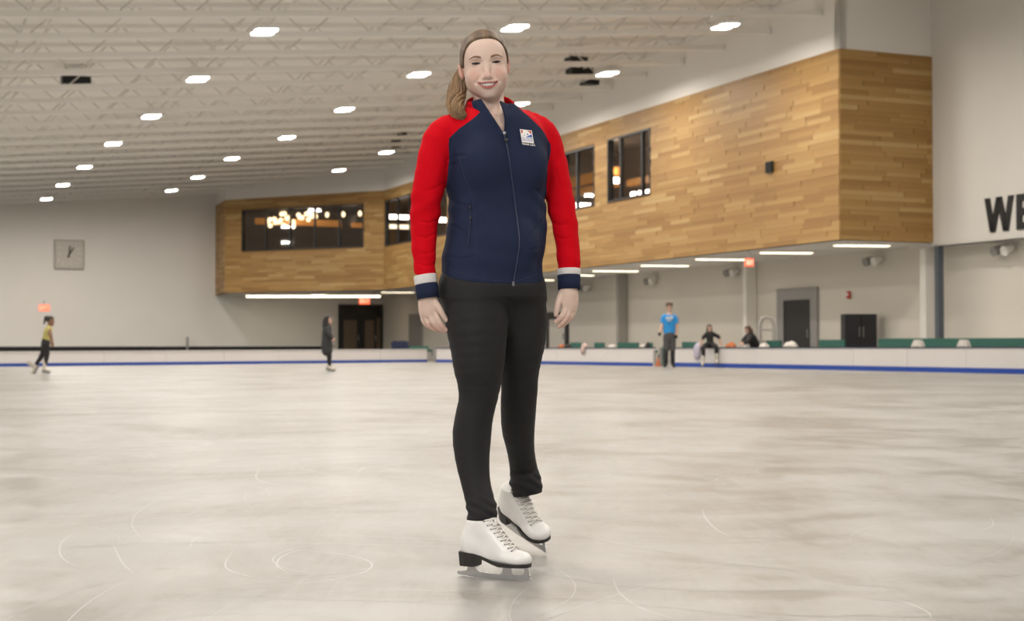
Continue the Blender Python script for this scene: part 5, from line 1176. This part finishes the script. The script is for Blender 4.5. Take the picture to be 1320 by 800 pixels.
# nails
nm = mat('nail', (.74, .50, .43), .3); 
for sh, tips in ((hR, [(575.5, 425, 4.778), (575.3, 412, 4.765)]), (hL, [(716.3, 405, 4.878), (716, 415, 4.884), (720.4, 420.6, 4.893)])):
    for t in tips:
        p = sh.snap([P(*t) + np.array([0, -.006, .001])], .0004)[0]; n_ = sh.normal(p)[0]; b = MB(); b.sphere(p, (.0032, .0022, .0042), 8, 6); b.build('nail', nm, body, smooth=True)
# eyes
for s, e_ in zip((-1, 1), EYE):
    b = MB(); b.sphere((0, 0, 0), .0118, 20, 14); V = np.array(b.v) * [1, 1, 1]; ey = build('eyeball', H2W(V + e_ + [0, -.0006, 0]), b.f, 'eyewhite', body, smooth=True)
    for r_, y_, nm_, mm in ((.0056, .0108, 'iris', 'iris'), (.0026, .0112, 'pupil', 'pupil')):
        q = MB(); n = 16; v = [(0, y_ + .0009, 0)] + [(r_ * math.cos(2 * math.pi * k / n), y_ - .0008 * (nm_ == 'iris'), r_ * math.sin(2 * math.pi * k / n)) for k in range(n)]; f = [(0, 1 + (k + 1) % n, 1 + k) for k in range(n)]
        build(nm_, H2W(np.array(v) + e_ + [0, .0004, .0002]), f, mm, ey, smooth=True)
    def lid(xs, zf, off, r, nm_, m_):
        pts = []
        for x in xs:
            p = np.array([[e_[0] + x, .058, e_[2] + zf(x)]]); 
            for _ in range(8): p = p - (hd(*p.T) - off)[:, None] * np.array([[0, 1.0, 0]]) * .8
            pts.append(p[0])
        b = MB(); b.tube(pts, r, 6); build(nm_, H2W(b.v), b.f, m_, body, smooth=True)
    xs = np.linspace(-.0135, .0135, 15); lid(xs, lambda x: .0022 * (1 - (x / .0135) ** 2) + .0012 * (x * s > 0) * (abs(x) / .0135), .0008, [.0008 + .0018 * math.sin(math.pi * (i + .6) / 15.2) ** .6 for i in range(15)], 'eyelash', 'lash')
    xs = np.linspace(-.011, .012, 11) * s; lid(xs, lambda x: -.0027 * (1 - (x / .0128) ** 2) - .0006, .0001, [.0008] * 11, 'lower_lash', mat('lower_lash', (.12, .06, .05), .7) if s < 0 else bpy.data.materials['lower_lash'])
    # eyebrow: flat tapered strip on the brow ridge
    xs = np.linspace(-.0175, .021, 15) * s; v = []; 
    for i, x in enumerate(xs):
        t = i / 14; z = .0155 + .0065 * math.sin(math.pi * min(1, .10 + .72 * t)) - .0045 * max(0, t - .62) / .38; w = .0042 * (1 - .72 * t ** 1.4) * (.75 + .25 * min(1, t * 5))
        for dz in (-w, 0, w):
            p = np.array([[e_[0] + x, .055, e_[2] + z + dz]])
            for _ in range(8): p = p - (hd(*p.T) - (.0012 if dz == 0 else .0004))[:, None] * np.array([[0, 1.0, 0]]) * .8
            v.append(p[0])
    build('eyebrow', H2W(np.array(v)), [(i * 3 + j, i * 3 + j + 1, i * 3 + j + 4, i * 3 + j + 3) for i in range(14) for j in range(2)], 'brow', body, smooth=True)
# teeth: single upper teeth on an arch
tw = [.0045, .0040, .0036, .0032, .0030]; x = 0
for s in (-1, 1):
    x = 0
    for k, w in enumerate(tw):
        cx = (x + w) * s; x += 2 * w - .0004
        if abs(cx) > .030: break
        y = .0590 - 13 * cx * cx; a = math.atan(2 * 14 * cx); top = float(mu(cx)) + .002; bot_ = max(float(ml(cx)) + .0012 - .0004 * (k == 1), -.0768) ; sh = Shape()
        c = np.array([cx, y - .002, (top + bot_) / 2]); Rm = np.array([[math.cos(a), math.sin(a), 0], [-math.sin(a), math.cos(a), 0], [0, 0, 1]]); b = MB(); b.sphere((0, 0, 0), 1, 10, 8); V = np.array(b.v); V = np.sign(V) * np.abs(V) ** .6 * [w * 1.06, .0028, (top - bot_) / 2 + .0006]
        build('tooth', H2W(V @ Rm.T + c), b.f, 'teeth', body, smooth=True)
# ---- hair: combed back cap, parted strands, ponytail
def hairline(x, y, z):   # <0 where hair grows: outside the face arch, above the nape
    zc = .000; e = np.sqrt((np.abs(x - .0015) / .0700) ** 2.6 + (np.maximum(z - zc, 0) / .0745) ** 2.2 + 1e-9); ff = (1 - e) * .07
    ff = np.where(z < zc, np.clip(.0690 - np.abs(x - .0015), -.02, .03), ff)
    ff = np.where(y < -.035, np.minimum(ff, y + .035), ff)
    low = -.075 - z; ear = np.where((y > -.052) & (z < .02), -.012 - z + 0 * x, -1)
    return np.maximum(np.maximum(ff, low), np.minimum(ear, .01))
hr = Shape(); hr.u(ell((0, -.050, .026), (.0800, .0990, .0870)), 0); hr.u(ell((0, -.065, -.02), (.073, .079, .075)), .03)
hd2 = Shape(); hd2.u(ell((0, -.050, .024), (.0745, .094, .082)), 0); hd2.u(ell((0, -.018, -.020), (.0660, .074, .087)), .03); hd2.u(ell((0, .030, .036), (.052, .028, .040)), .045)
hr.u(Prim(lambda x, y, z: hd2(x, y, z) - .0050, (-.09, -.16, -.09), (.09, .075, .125)), .004)
hr.disp(lambda x, y, z: .0075 * np.clip(1 + hairline(x, y, z) / .012, 0, 1) ** 2)
hr.cut(lambda x, y, z: hairline(x, y, z) - .004)
RV, RQ = hr.mesh(.0022, (-.095, -.165, -.09), (.095, .07, .13), proj=1)
aa_ = np.arctan2(RV[:, 0], RV[:, 2] + .06)
strand = .10 + .10 * np.sin(aa_ * 23 + 1) + .10 * np.clip((RV[:, 2] - .06) / .05, 0, 1)
hair_o = build('hair', H2W(RV), RQ, 'hair', skater, smooth=True, attrs={'strand': np.clip(strand, 0, 1), 'ha': aa_ + 5, 'hl': RV[:, 1]}); hair_o['label'] = 'brown hair combed back into a ponytail'
# fine combed strands lying on the cap
v_all, f_all, s_all = [], [], []; nv_ = [0]
def strandtube(pts, r, tone):
    b = MB(); b.tube(pts, r, 4); n = nv_[0]; v_all.append(np.array(b.v)); nv_[0] += len(b.v); f_all.extend([tuple(i + n for i in q) for q in b.f]); s_all.extend([tone] * len(b.v))
tail = cr(np.array([[*H2W([[-.002, -.140, .030]])[0], .018], [*P(603, 88, 5.00), .024], [*P(593.5, 104, 4.955), .026], [*P(588.5, 122, 4.875), .028], [*P(587.5, 136, 4.80), .026], [*P(592.5, 146, 4.765), .019], [*P(600, 151, 4.752), .008]]), 24)
ang = np.linspace(0, 1, 24)
for i in range(760):
    rr, th = RNG.random() ** .33 * 1.02, RNG.random() * 6.283; ph = RNG.random() * 6.28; end = int(17 + 7.9 * RNG.random() ** .6); pts = []; tone = float(np.clip(.64 + .20 * RNG.standard_normal(), 0, 1)); dx = RNG.standard_normal() * .003
    for k in range(end):
        c, r = tail[k, :3], tail[k, 3]; t = tail[min(k + 1, 23), :3] - tail[max(k - 1, 0), :3]; t /= np.linalg.norm(t); u_ = np.cross(t, [0, 1.0, .2]); u_ /= np.linalg.norm(u_); w_ = np.cross(t, u_)
        tw_ = th + .7 * math.sin(k * .33 + ph * .3); pts.append(c + (u_ * math.cos(tw_) + w_ * math.sin(tw_) * .8) * r * rr * (1 + .08 * math.sin(k * .6 + ph)) + u_ * dx * k / 24)
    n_ = len(pts); strandtube(pts, [.0012 * (1 - .75 * (k / n_) ** 3) for k in range(n_)], tone)
sh_t = Shape(); sh_t.grp([cone(tail[i, :3], tail[i + 1, :3], tail[i, 3] * .66, tail[i + 1, 3] * .66) for i in range(21)], 0); tv, tq = sh_t.mesh(.005, proj=1); n0 = nv_[0]; v_all.append(tv); f_all.extend([tuple(int(i) + n0 for i in q) for q in tq]); s_all.extend([.25] * len(tv))
pony = build('ponytail', np.vstack(v_all), f_all, 'hair', skater, smooth=True, attrs={'strand': np.array(s_all)}); pony['label'] = 'long light brown ponytail over her right shoulder'
b = MB(); c_ = tail[1, :3]; t_ = tail[2, :3] - tail[0, :3]; t_ /= np.linalg.norm(t_); u_ = np.cross(t_, [0, 0, 1.0]); u_ /= np.linalg.norm(u_); w_ = np.cross(t_, u_)
b.tube([c_ + (u_ * math.cos(a) + w_ * math.sin(a)) * .024 for a in np.linspace(0, 6.283, 20)], .005, 7); b.build('hair_tie', 'rubber', pony, smooth=True)
# ================================================================ OTHER PEOPLE IN THE RINK
sk2 = mat('skin_fair_far', (.58, .38, .29), .55); sk3 = mat('skin_brown_far', (.26, .14, .085), .55)
hair_d = mat('dark_hair', (.018, .013, .011), .5, noise=.3, nscale=60); hair_b = mat('brown_wavy_hair', (.10, .055, .03), .5, noise=.4, nscale=50)
blk = mat('black_clothing', (.016, .015, .017), .75, noise=.15, nscale=15); coatm = mat('dark_grey_coat', (.035, .035, .037), .8, noise=.15, nscale=12); yel = mat('yellow_top', (.52, .46, .16), .8, noise=.06, nscale=15)
teem = mat('bright_blue_tee', lin(45, 145, 215), .8, noise=.05, nscale=15); greyp = mat('charcoal_trousers', (.075, .073, .072), .8, noise=.15, nscale=15); skw = mat('skate_white_far', (.60, .55, .48), .5); prt = mat('shirt_print', (.55, .62, .70), .7); glv = mat('black_glove', (.012, .012, .013), .7)
class Fig:
    def __init__(s, name_label, base_px, Y, skin):
        s.Y = Y; s.sk = skin; s.cen = []; b = P(base_px[0], base_px[1], Y); s.base = np.array([b[0], Y, max(b[2], 0)]); s.root = empty('person', s.base, name_label, 'person'); s.bodyparts = []; s.bs = Shape(); s.bs_on = False
    def pt(s, x, y, d=0): return P(x, y, s.Y + d)
    def rows(s, rows): return [s.pt(a, b, d) for a, b, d, r in rows], [r * s.Y / F for a, b, d, r in rows]
    def limb(s, rows, k=.03, n=8): s.bs.grp(chain(*s.rows(rows), n), k); return s
    def wear(s, name, m, limbs, k=.03, h=.014, label=None, parent=None, extra=None):
        sh = Shape()
        for rows in limbs: sh.grp(chain(*s.rows(rows), 9), k)
        sh.disp(lambda x, y, z: .004 * np.sin(60 * (z + .4 * x)) * np.sin(40 * (x - y)))
        if extra: extra(sh)
        V, Q = sh.mesh(h, proj=1); o = build(name, V, Q, m, parent or s.root, smooth=True)
        if label: o['label'] = label
        return o
    def head(s, px, py, face, up=(0, 0, 1), size=1.0):
        c = s.pt(px, py); f = np.array(face, float); f /= np.linalg.norm(f); z = np.array(up, float); z -= f * (z @ f); z /= np.linalg.norm(z); x = np.cross(f, z); s.hf = (c, x, f, z, size); R = np.column_stack([x, f, z]); k = size
        L = lambda a, b, e: c + (x * a + f * b + z * e) * k
        sh = Shape(); sh.u(ell(L(0, -.015, .025), np.array([.074, .092, .085]) * k, R), 0); sh.u(ell(L(0, .012, -.045), np.array([.058, .066, .070]) * k, R), .03 * k)
        sh.u(cone(L(0, .075, .0), L(0, .098, -.032), .008 * k, .012 * k), .01); sh.u(ell(L(0, .066, -.098), np.array([.02, .018, .016]) * k, R), .02)
        for q in (-1, 1):
            sh.u(ell(L(.077 * q, -.01, -.01), np.array([.01, .018, .03]) * k, R), .006); sh.sub(ell(L(.03 * q, .092, .002), np.array([.016, .013, .010]) * k, R), .008)
        sh.u(cone(L(-.022, .074, -.062), L(.022, .074, -.062), .006 * k, .006 * k), .008)
        sh.u(cone(L(0, -.02, -.08), L(0, -.03, -.17), .048 * k, .052 * k), .02)
        s.bodyparts.append(sh.mesh(.008, proj=1))
        for q in (-1, 1): b = MB(); b.sphere(L(.03 * q, .074, .0), .011 * k, 8, 6); s.eyes = getattr(s, 'eyes', []) + [b]
        b = MB(); b.tube([L(-.024, .079, -.063), L(0, .084, -.066), L(.024, .079, -.063)], .004 * k, 5); s.mouth = b
    def hair(s, m, kind='short', label=None):
        c, x, f, z, k = s.hf; R = np.column_stack([x, f, z]); L = lambda a, b, e: c + (x * a + f * b + z * e) * k; sh = Shape()
        sh.u(ell(L(0, -.025, .036), np.array([.086, .100, .092]) * k, R), 0)
        if kind == 'wavy':
            for i in range(16): a = i * .8; sh.u(ell(L(.065 * math.cos(a), -.01 + .07 * math.sin(a), .085 + .03 * math.sin(i * 2.3)), .040 * k), .015)
        if kind == 'long': sh.u(chain([L(0, -.06, .02), L(0, -.085, -.10), L(.0, -.08, -.22)], [.08 * k, .075 * k, .06 * k], 7), .03); sh.u(cone(L(.06, -.01, -.02), L(.07, -.02, -.18), .03 * k, .03 * k), .02); sh.u(cone(L(-.06, -.01, -.02), L(-.07, -.02, -.18), .03 * k, .03 * k), .02)
        if kind == 'pony': sh.u(ell(L(0, -.135, .07), np.array([.045, .05, .045]) * k, R), .02); sh.u(cone(L(0, -.15, .06), L(0, -.17, -.08), .035 * k, .018 * k), .02)
        def fc(X, Y_, Z):
            dx, dy, dz = X - c[0], Y_ - c[1], Z - c[2]; b = (dx * f[0] + dy * f[1] + dz * f[2]) / k; e = (dx * z[0] + dy * z[1] + dz * z[2]) / k; a = np.abs(dx * x[0] + dy * x[1] + dz * x[2]) / k
            return np.minimum(np.minimum(b - .02, .062 - e), .075 - a * .6) * k
        sh.cut(fc); sh.disp(lambda X, Y_, Z: .004 * np.sin(70 * X + 40 * Z) * np.sin(55 * Y_ + 30 * Z)); V, Q = sh.mesh(.009, proj=1); o = build('hair', V, Q, m, s.root, smooth=True)
        if label: o['label'] = label
    def hand(s, wrist, tip, m=None, name=None, spread=(1, 0, 0)):
        a, b = s.pt(*wrist), s.pt(*tip); t = b - a; L = np.linalg.norm(t); t /= L; w = np.array(spread, float); w -= t * (w @ t); w /= np.linalg.norm(w); n = np.cross(t, w); sh = Shape(); pl = L * .5
        sh.u(cone(a - w * .012, a + t * pl - w * .018, .022, .020), .01); sh.u(cone(a + w * .012, a + t * pl + w * .018, .022, .020), .01)
        for i, (o, l_) in enumerate(((-.03, .42), (-.01, .5), (.01, .47), (.03, .38))):
            p0 = a + t * pl + w * o; p1 = p0 + t * L * l_ * .55 + n * .004; p2 = p0 + t * L * l_ + n * .022; sh.grp([cone(p0, p1, .0095, .009), cone(p1, p2, .009, .0075)], .006)
        sh.grp([cone(a + t * pl * .3 - w * .025, a + t * pl * .8 - w * .055 + n * .01, .012, .010), cone(a + t * pl * .8 - w * .055 + n * .01, a + t * pl * 1.25 - w * .058 + n * .018, .010, .008)], .006)
        M_ = sh.mesh(.006, proj=1)
        if m is None: s.bodyparts.append(M_)
        else: build(name, *M_, m, s.root, smooth=True)
    def skate(s, ank, toe, m, blade=True, name='skate'):
        a, b = s.pt(*ank), s.pt(*toe); ex = b - a; ex[2] = ex[2]; L = np.linalg.norm(ex); ex /= L; z = np.array([0, 0, 1.0]); z -= ex * (z @ ex); z /= np.linalg.norm(z); y = np.cross(z, ex); q = lambda u, v, w: a + ex * u + y * v + z * w
        sh = Shape(); sh.u(cone(q(-.01, 0, .02), q(-.01, 0, .20), .048, .050), 0); sh.u(cone(q(-.03, 0, .015), q(.17, 0, .0), .045, .036), .03); sh.cut(lambda X, Y_, Z: -((X - a[0]) * z[0] + (Y_ - a[1]) * z[1] + (Z - a[2]) * z[2]) - .03)
        o = build(name, *sh.mesh(.010, proj=1), m, s.root, smooth=True)
        b_ = MB(); b_.fbox(a, ex, y, z, (-.07, -.03, -.042), (.2, .03, -.028)); b_.build('sole', 'soleblack', o)
        if blade: b_ = MB(); b_.fbox(a, ex, y, z, (-.08, -.003, -.085), (.21, .003, -.055)); b_.fbox(a, ex, y, z, (-.05, -.004, -.055), (-.02, .004, -.042)); b_.fbox(a, ex, y, z, (.11, -.004, -.055), (.15, .004, -.042)); b_.build('blade', 'blade', o)
    def finish(s):
        s.bodyparts.insert(0, s.bs.mesh(.014, proj=1)); V, Fc = joinm(s.bodyparts); o = build('body', V, Fc, s.sk, s.root, smooth=True)
        for b in s.eyes: b.build('eye', 'pupil', o, smooth=True)
        s.mouth.build('mouth', mat('mouth_far', (.25, .08, .07), .6) if 'mouth_far' not in bpy.data.materials else bpy.data.materials['mouth_far'], o, smooth=True)
# --- skater in yellow, gliding to the right, one leg trailing
Yg = float(ground(58, 481.5)[1]); f = Fig('skater in yellow top and black leggings gliding past the far wall', (58, 481.5), Yg, sk3)
f.head(65.5, 413.8, (1, -.25, -.15)); f.hair(hair_d, 'pony')
f.limb([(63.5, 420, 0, 2.6), (62, 427, 0, 4.6), (60, 436, 0, 4.2), (58.5, 443, 0, 4.8)]); f.limb([(63, 424, -.17, 2.4), (65.5, 432, -.22, 2.1), (67, 440, -.18, 1.6)]); f.limb([(62, 424, .17, 2.4), (62, 432, .24, 2.1), (60, 440, .2, 1.6)])
f.limb([(59.5, 444, -.05, 3.8), (60.5, 456, -.03, 2.9), (58, 470, 0, 1.9)]); f.limb([(57.5, 444, .08, 3.8), (54.5, 457, .1, 2.9), (47.5, 468, .14, 1.9)])
f.hand((67, 440, -.18), (68, 447, -.2)); f.hand((60, 440, .2), (59, 447, .22))
f.wear('top', yel, [[(63.3, 421.5, 0, 3.2), (62, 427, 0, 5.4), (60.3, 433, 0, 5.0), (59.5, 437.5, 0, 5.0)], [(62.5, 424, -.17, 3.0), (62.5, 427, -.18, 2.6)], [(62, 424, .17, 3.0), (62, 427, .18, 2.6)]])
f.wear('leggings', blk, [[(59.3, 438, 0, 5.1), (58.5, 443.5, 0, 5.6)], [(59.5, 444, -.05, 4.4), (60.5, 456, -.03, 3.4), (58, 471, 0, 2.3)], [(57.5, 444, .08, 4.4), (54.5, 457, .1, 3.4), (47.2, 468.5, .14, 2.3)]])
f.skate((57.5, 476.5, 0), (64, 478, -.1), skw); f.skate((45.5, 473, .14), (42.5, 478.5, .1), skw); f.finish()
# --- person in a long dark coat
Yg = float(ground(424.5, 478.5)[1]); f = Fig('person in a long dark coat with black hair standing before the glass doors', (424.5, 478.5), Yg, sk2)
f.head(423.8, 412.6, (1, -.2, -.1)); f.hair(hair_d, 'long')
f.limb([(422.5, 419, 0, 2.6), (422, 427, 0, 4.8), (422, 438, 0, 4.6), (422.5, 447, 0, 5)]); f.limb([(423.5, 448, -.06, 3.2), (424.6, 460, -.05, 2.4), (424.3, 471, 0, 1.8)]); f.limb([(423, 448, .1, 3.2), (424, 460, .12, 2.4), (424, 471, .12, 1.8)])
f.limb([(423, 423, -.19, 2.4), (424.5, 431, -.24, 2), (429, 436.5, -.2, 1.5)]); f.limb([(422, 423, .19, 2.4), (423, 431, .25, 2), (428, 437, .22, 1.5)]); f.hand((428.5, 436, -.2), (431.5, 438.5, -.22)); f.hand((427.5, 437, .22), (430.5, 439, .22))
f.wear('coat', coatm, [[(422.3, 418.5, 0, 3.4), (421.5, 425, 0, 6.0), (421.3, 435, 0, 6.6), (421.3, 446, 0, 7.4), (421.6, 452, 0, 7.0)], [(423, 423, -.19, 3.4), (424.5, 431, -.25, 3.1), (428, 436, -.2, 2.5)], [(422, 423, .19, 3.4), (423, 431, .25, 3.1), (427, 436.5, .22, 2.5)]])
f.wear('hood', coatm, [[(419.5, 417.5, -.1, 2.0), (418.3, 418.5, 0, 2.6), (419.5, 417.5, .1, 2.0)]])
f.wear('trousers', blk, [[(424.2, 452, -.06, 3.0), (424.8, 460, -.05, 2.9), (424.4, 471.5, 0, 2.3)], [(423.4, 452, .1, 3.0), (424.2, 460, .12, 2.9), (424.2, 471.5, .12, 2.3)]])
f.skate((423.8, 474, 0), (429, 476, -.1), skw); f.skate((424, 473.8, .14), (430, 475, .1), skw); f.finish()
# --- man in a blue tee
Yg = float(ground(863, 474)[1]); f = Fig('tall man in bright blue tee and charcoal trousers standing by the open gate', (863, 474), Yg, sk2)
f.head(862.7, 396.2, (-.1, -1, -.05), size=1.05); f.hair(hair_b, 'wavy')
f.limb([(862.7, 404, 0, 3), (862.7, 411, 0, 5.5), (862.8, 425, 0, 5), (863, 433, 0, 5.4)]); f.limb([(858.7, 408, 0, 3.4), (867, 408, 0, 3.4)])
f.limb([(855.5, 408.5, 0, 2.6), (854, 417, 0, 2.2), (852.3, 423, -.05, 1.9), (851, 428, -.12, 1.5)]); f.limb([(870.2, 408.5, 0, 2.6), (871.8, 417, 0, 2.2), (872.5, 424, -.02, 1.9), (872, 431, -.1, 1.5)])
f.limb([(859.3, 434, 0, 4), (859, 450, 0, 3.2), (858.3, 466, 0, 2)]); f.limb([(867, 434, 0, 4), (867, 450, 0, 3.2), (867.3, 466, 0, 2)])
f.hand((851, 428, -.12), (849.8, 433, -.14), glv, 'glove'); f.hand((872, 430.5, -.1), (871.8, 436.5, -.12), glv, 'glove')
tee = f.wear('tee_shirt', teem, [[(862.7, 405.5, 0, 3.6), (862.7, 412, 0, 6.0), (862.8, 424, 0, 5.6), (863, 428.5, 0, 5.6)], [(858.8, 408.5, 0, 3.7), (858.8, 416, 0, 4.0), (859.2, 427.5, 0, 4.0)], [(866.8, 408.5, 0, 3.7), (866.8, 416, 0, 4.0), (866.4, 427.5, 0, 4.0)], [(857.5, 408.2, 0, 3.5), (855, 410, 0, 3.2), (854.2, 415, 0, 2.9)], [(868, 408.2, 0, 3.5), (870.6, 410, 0, 3.2), (871.6, 415, 0, 2.9)]])
b = MB()
for (x0, x1, y0, y1) in ((858.6, 861.0, 407.8, 411.6), (861.6, 864.2, 408.2, 412.2), (864.8, 867.2, 407.6, 411.4), (860, 866, 413, 414)): p0, p1 = P(x0, y1, Yg - .17), P(x1, y0, Yg - .17); b.box((p0[0], Yg - .19, p0[2]), (p1[0], Yg - .12, p1[2]))
b.build('shirt_print', prt, tee)
f.wear('trousers', greyp, [[(863, 430.5, 0, 6.0), (863, 435, 0, 6.2)], [(859.3, 434, 0, 4.6), (859.2, 449, 0, 4.0)], [(867, 434, 0, 4.6), (867, 449, 0, 4.0)]]); f.wear('leggings', blk, [[(859.1, 446, 0, 3.5), (858.5, 459, 0, 2.9), (858.3, 467, 0, 2.5)], [(867, 446, 0, 3.5), (867.2, 459, 0, 2.9), (867.3, 467, 0, 2.5)]])
f.skate((858.3, 469.6, 0), (856.5, 472, -.22), glv); f.skate((867.3, 469.6, 0), (869.5, 472, -.2), glv); f.finish()
# --- girl sitting on the boards
pb = on_board(915); Yb = float(pb[1]); f = Fig('girl in black top and leggings sitting on the boards with skates dangling', (915, 446), Yb + .05, sk2)
f.head(914.6, 422.8, (.05, -1, -.1), size=.95); f.hair(hair_d, 'long')
f.limb([(914.8, 429, 0, 2.4), (915, 434, 0, 4), (915.3, 440, 0, 3.8), (915.5, 443.5, 0, 4.6)]); f.limb([(911, 430, 0, 2.2), (907, 434, 0, 1.9), (904.8, 440, -.05, 1.6), (904, 443.5, -.06, 1.4)]); f.limb([(919, 430, 0, 2.2), (925.5, 433.5, 0, 1.9), (928.3, 439, -.05, 1.6), (928.8, 443.5, -.06, 1.4)])
f.limb([(912.5, 444, -.02, 3), (906.8, 447.5, -.36, 2.5), (906.8, 456, -.38, 2.2), (906.5, 464, -.36, 1.7)]); f.limb([(918.5, 444, -.02, 3), (923, 447, -.36, 2.5), (923.6, 454, -.38, 2.2), (923.8, 461, -.36, 1.7)])
f.hand((904, 442, -.05), (902.8, 445.6, -.12)); f.hand((928.8, 442, -.05), (930.2, 445.6, -.12))
f.wear('top', blk, [[(914.8, 428.6, 0, 2.9), (915, 433, 0, 4.7), (915.3, 440, 0, 4.4), (915.5, 443, 0, 4.9)], [(911.3, 430, 0, 2.8), (907.3, 433.8, 0, 2.4), (905.8, 437, -.02, 2.1)], [(918.8, 430, 0, 2.8), (925.2, 433.2, 0, 2.4), (927.6, 436.5, -.02, 2.1)]])
f.wear('leggings', blk, [[(915.5, 442.5, 0, 5.0), (915.5, 444, 0, 5.0)], [(912.5, 443.8, -.02, 3.5), (906.8, 447.3, -.36, 3.0), (906.8, 456, -.38, 2.6), (906.6, 462.5, -.36, 2.1)], [(918.5, 443.8, -.02, 3.5), (923, 446.8, -.36, 3.0), (923.6, 454, -.38, 2.6), (923.8, 459.5, -.36, 2.1)]])
f.skate((906.5, 468, -.36), (905, 470.5, -.56), skw); f.skate((923.8, 465, -.36), (924.5, 467.5, -.56), skw); f.finish()
# --- person leaning on the boards from behind
pb = on_board(966); f = Fig('person in a dark jacket leaning on the boards from behind, looking left', (968, 476), float(pb[1]) + .65, sk2)
f.head(963.3, 425.2, (-.85, -.4, -.35)); f.hair(hair_b, 'long')
f.limb([(965.5, 431, 0, 2.6), (968.5, 436, .05, 5), (972, 442, .15, 5.2), (974, 448, .2, 5)]); f.limb([(963.5, 433, -.16, 2.4), (959, 437, -.3, 2), (956, 441.5, -.5, 1.6)]); f.limb([(967, 434, -.2, 2.4), (964, 440, -.42, 2), (958, 443, -.56, 1.6)])
f.limb([(972.5, 449, .2, 3.6), (972.5, 462, .2, 2.6), (973, 474, .25, 1.9)]); f.limb([(976.5, 449, .3, 3.6), (977, 462, .3, 2.6), (977, 474, .35, 1.9)]); f.hand((956.3, 441.3, -.5), (953.8, 444.2, -.55)); f.hand((958, 443, -.56), (954.5, 444.3, -.6))
f.wear('jacket', blk, [[(965.5, 430.5, 0, 3.4), (968.5, 435.5, .05, 6.2), (972, 442, .15, 6.6), (974, 447, .2, 6.2)], [(963.5, 433, -.16, 3.2), (959.3, 436.8, -.3, 2.7), (957, 440.5, -.48, 2.3)], [(967, 434, -.2, 3.2), (964, 439.8, -.42, 2.7), (959.5, 442, -.54, 2.3)]])
f.wear('trousers', greyp, [[(974, 446, .22, 6.0), (974.3, 449, .25, 6)], [(972.5, 449, .2, 4.3), (972.5, 462, .2, 3.2), (973, 475, .25, 2.5)], [(976.5, 449, .3, 4.3), (977, 462, .3, 3.2), (977, 475, .35, 2.5)]])
f.skate((973, 476, .25), (969, 477, .15), glv, False, 'shoe'); f.skate((977, 475.6, .35), (973, 476.6, .25), glv, False, 'shoe'); f.finish()
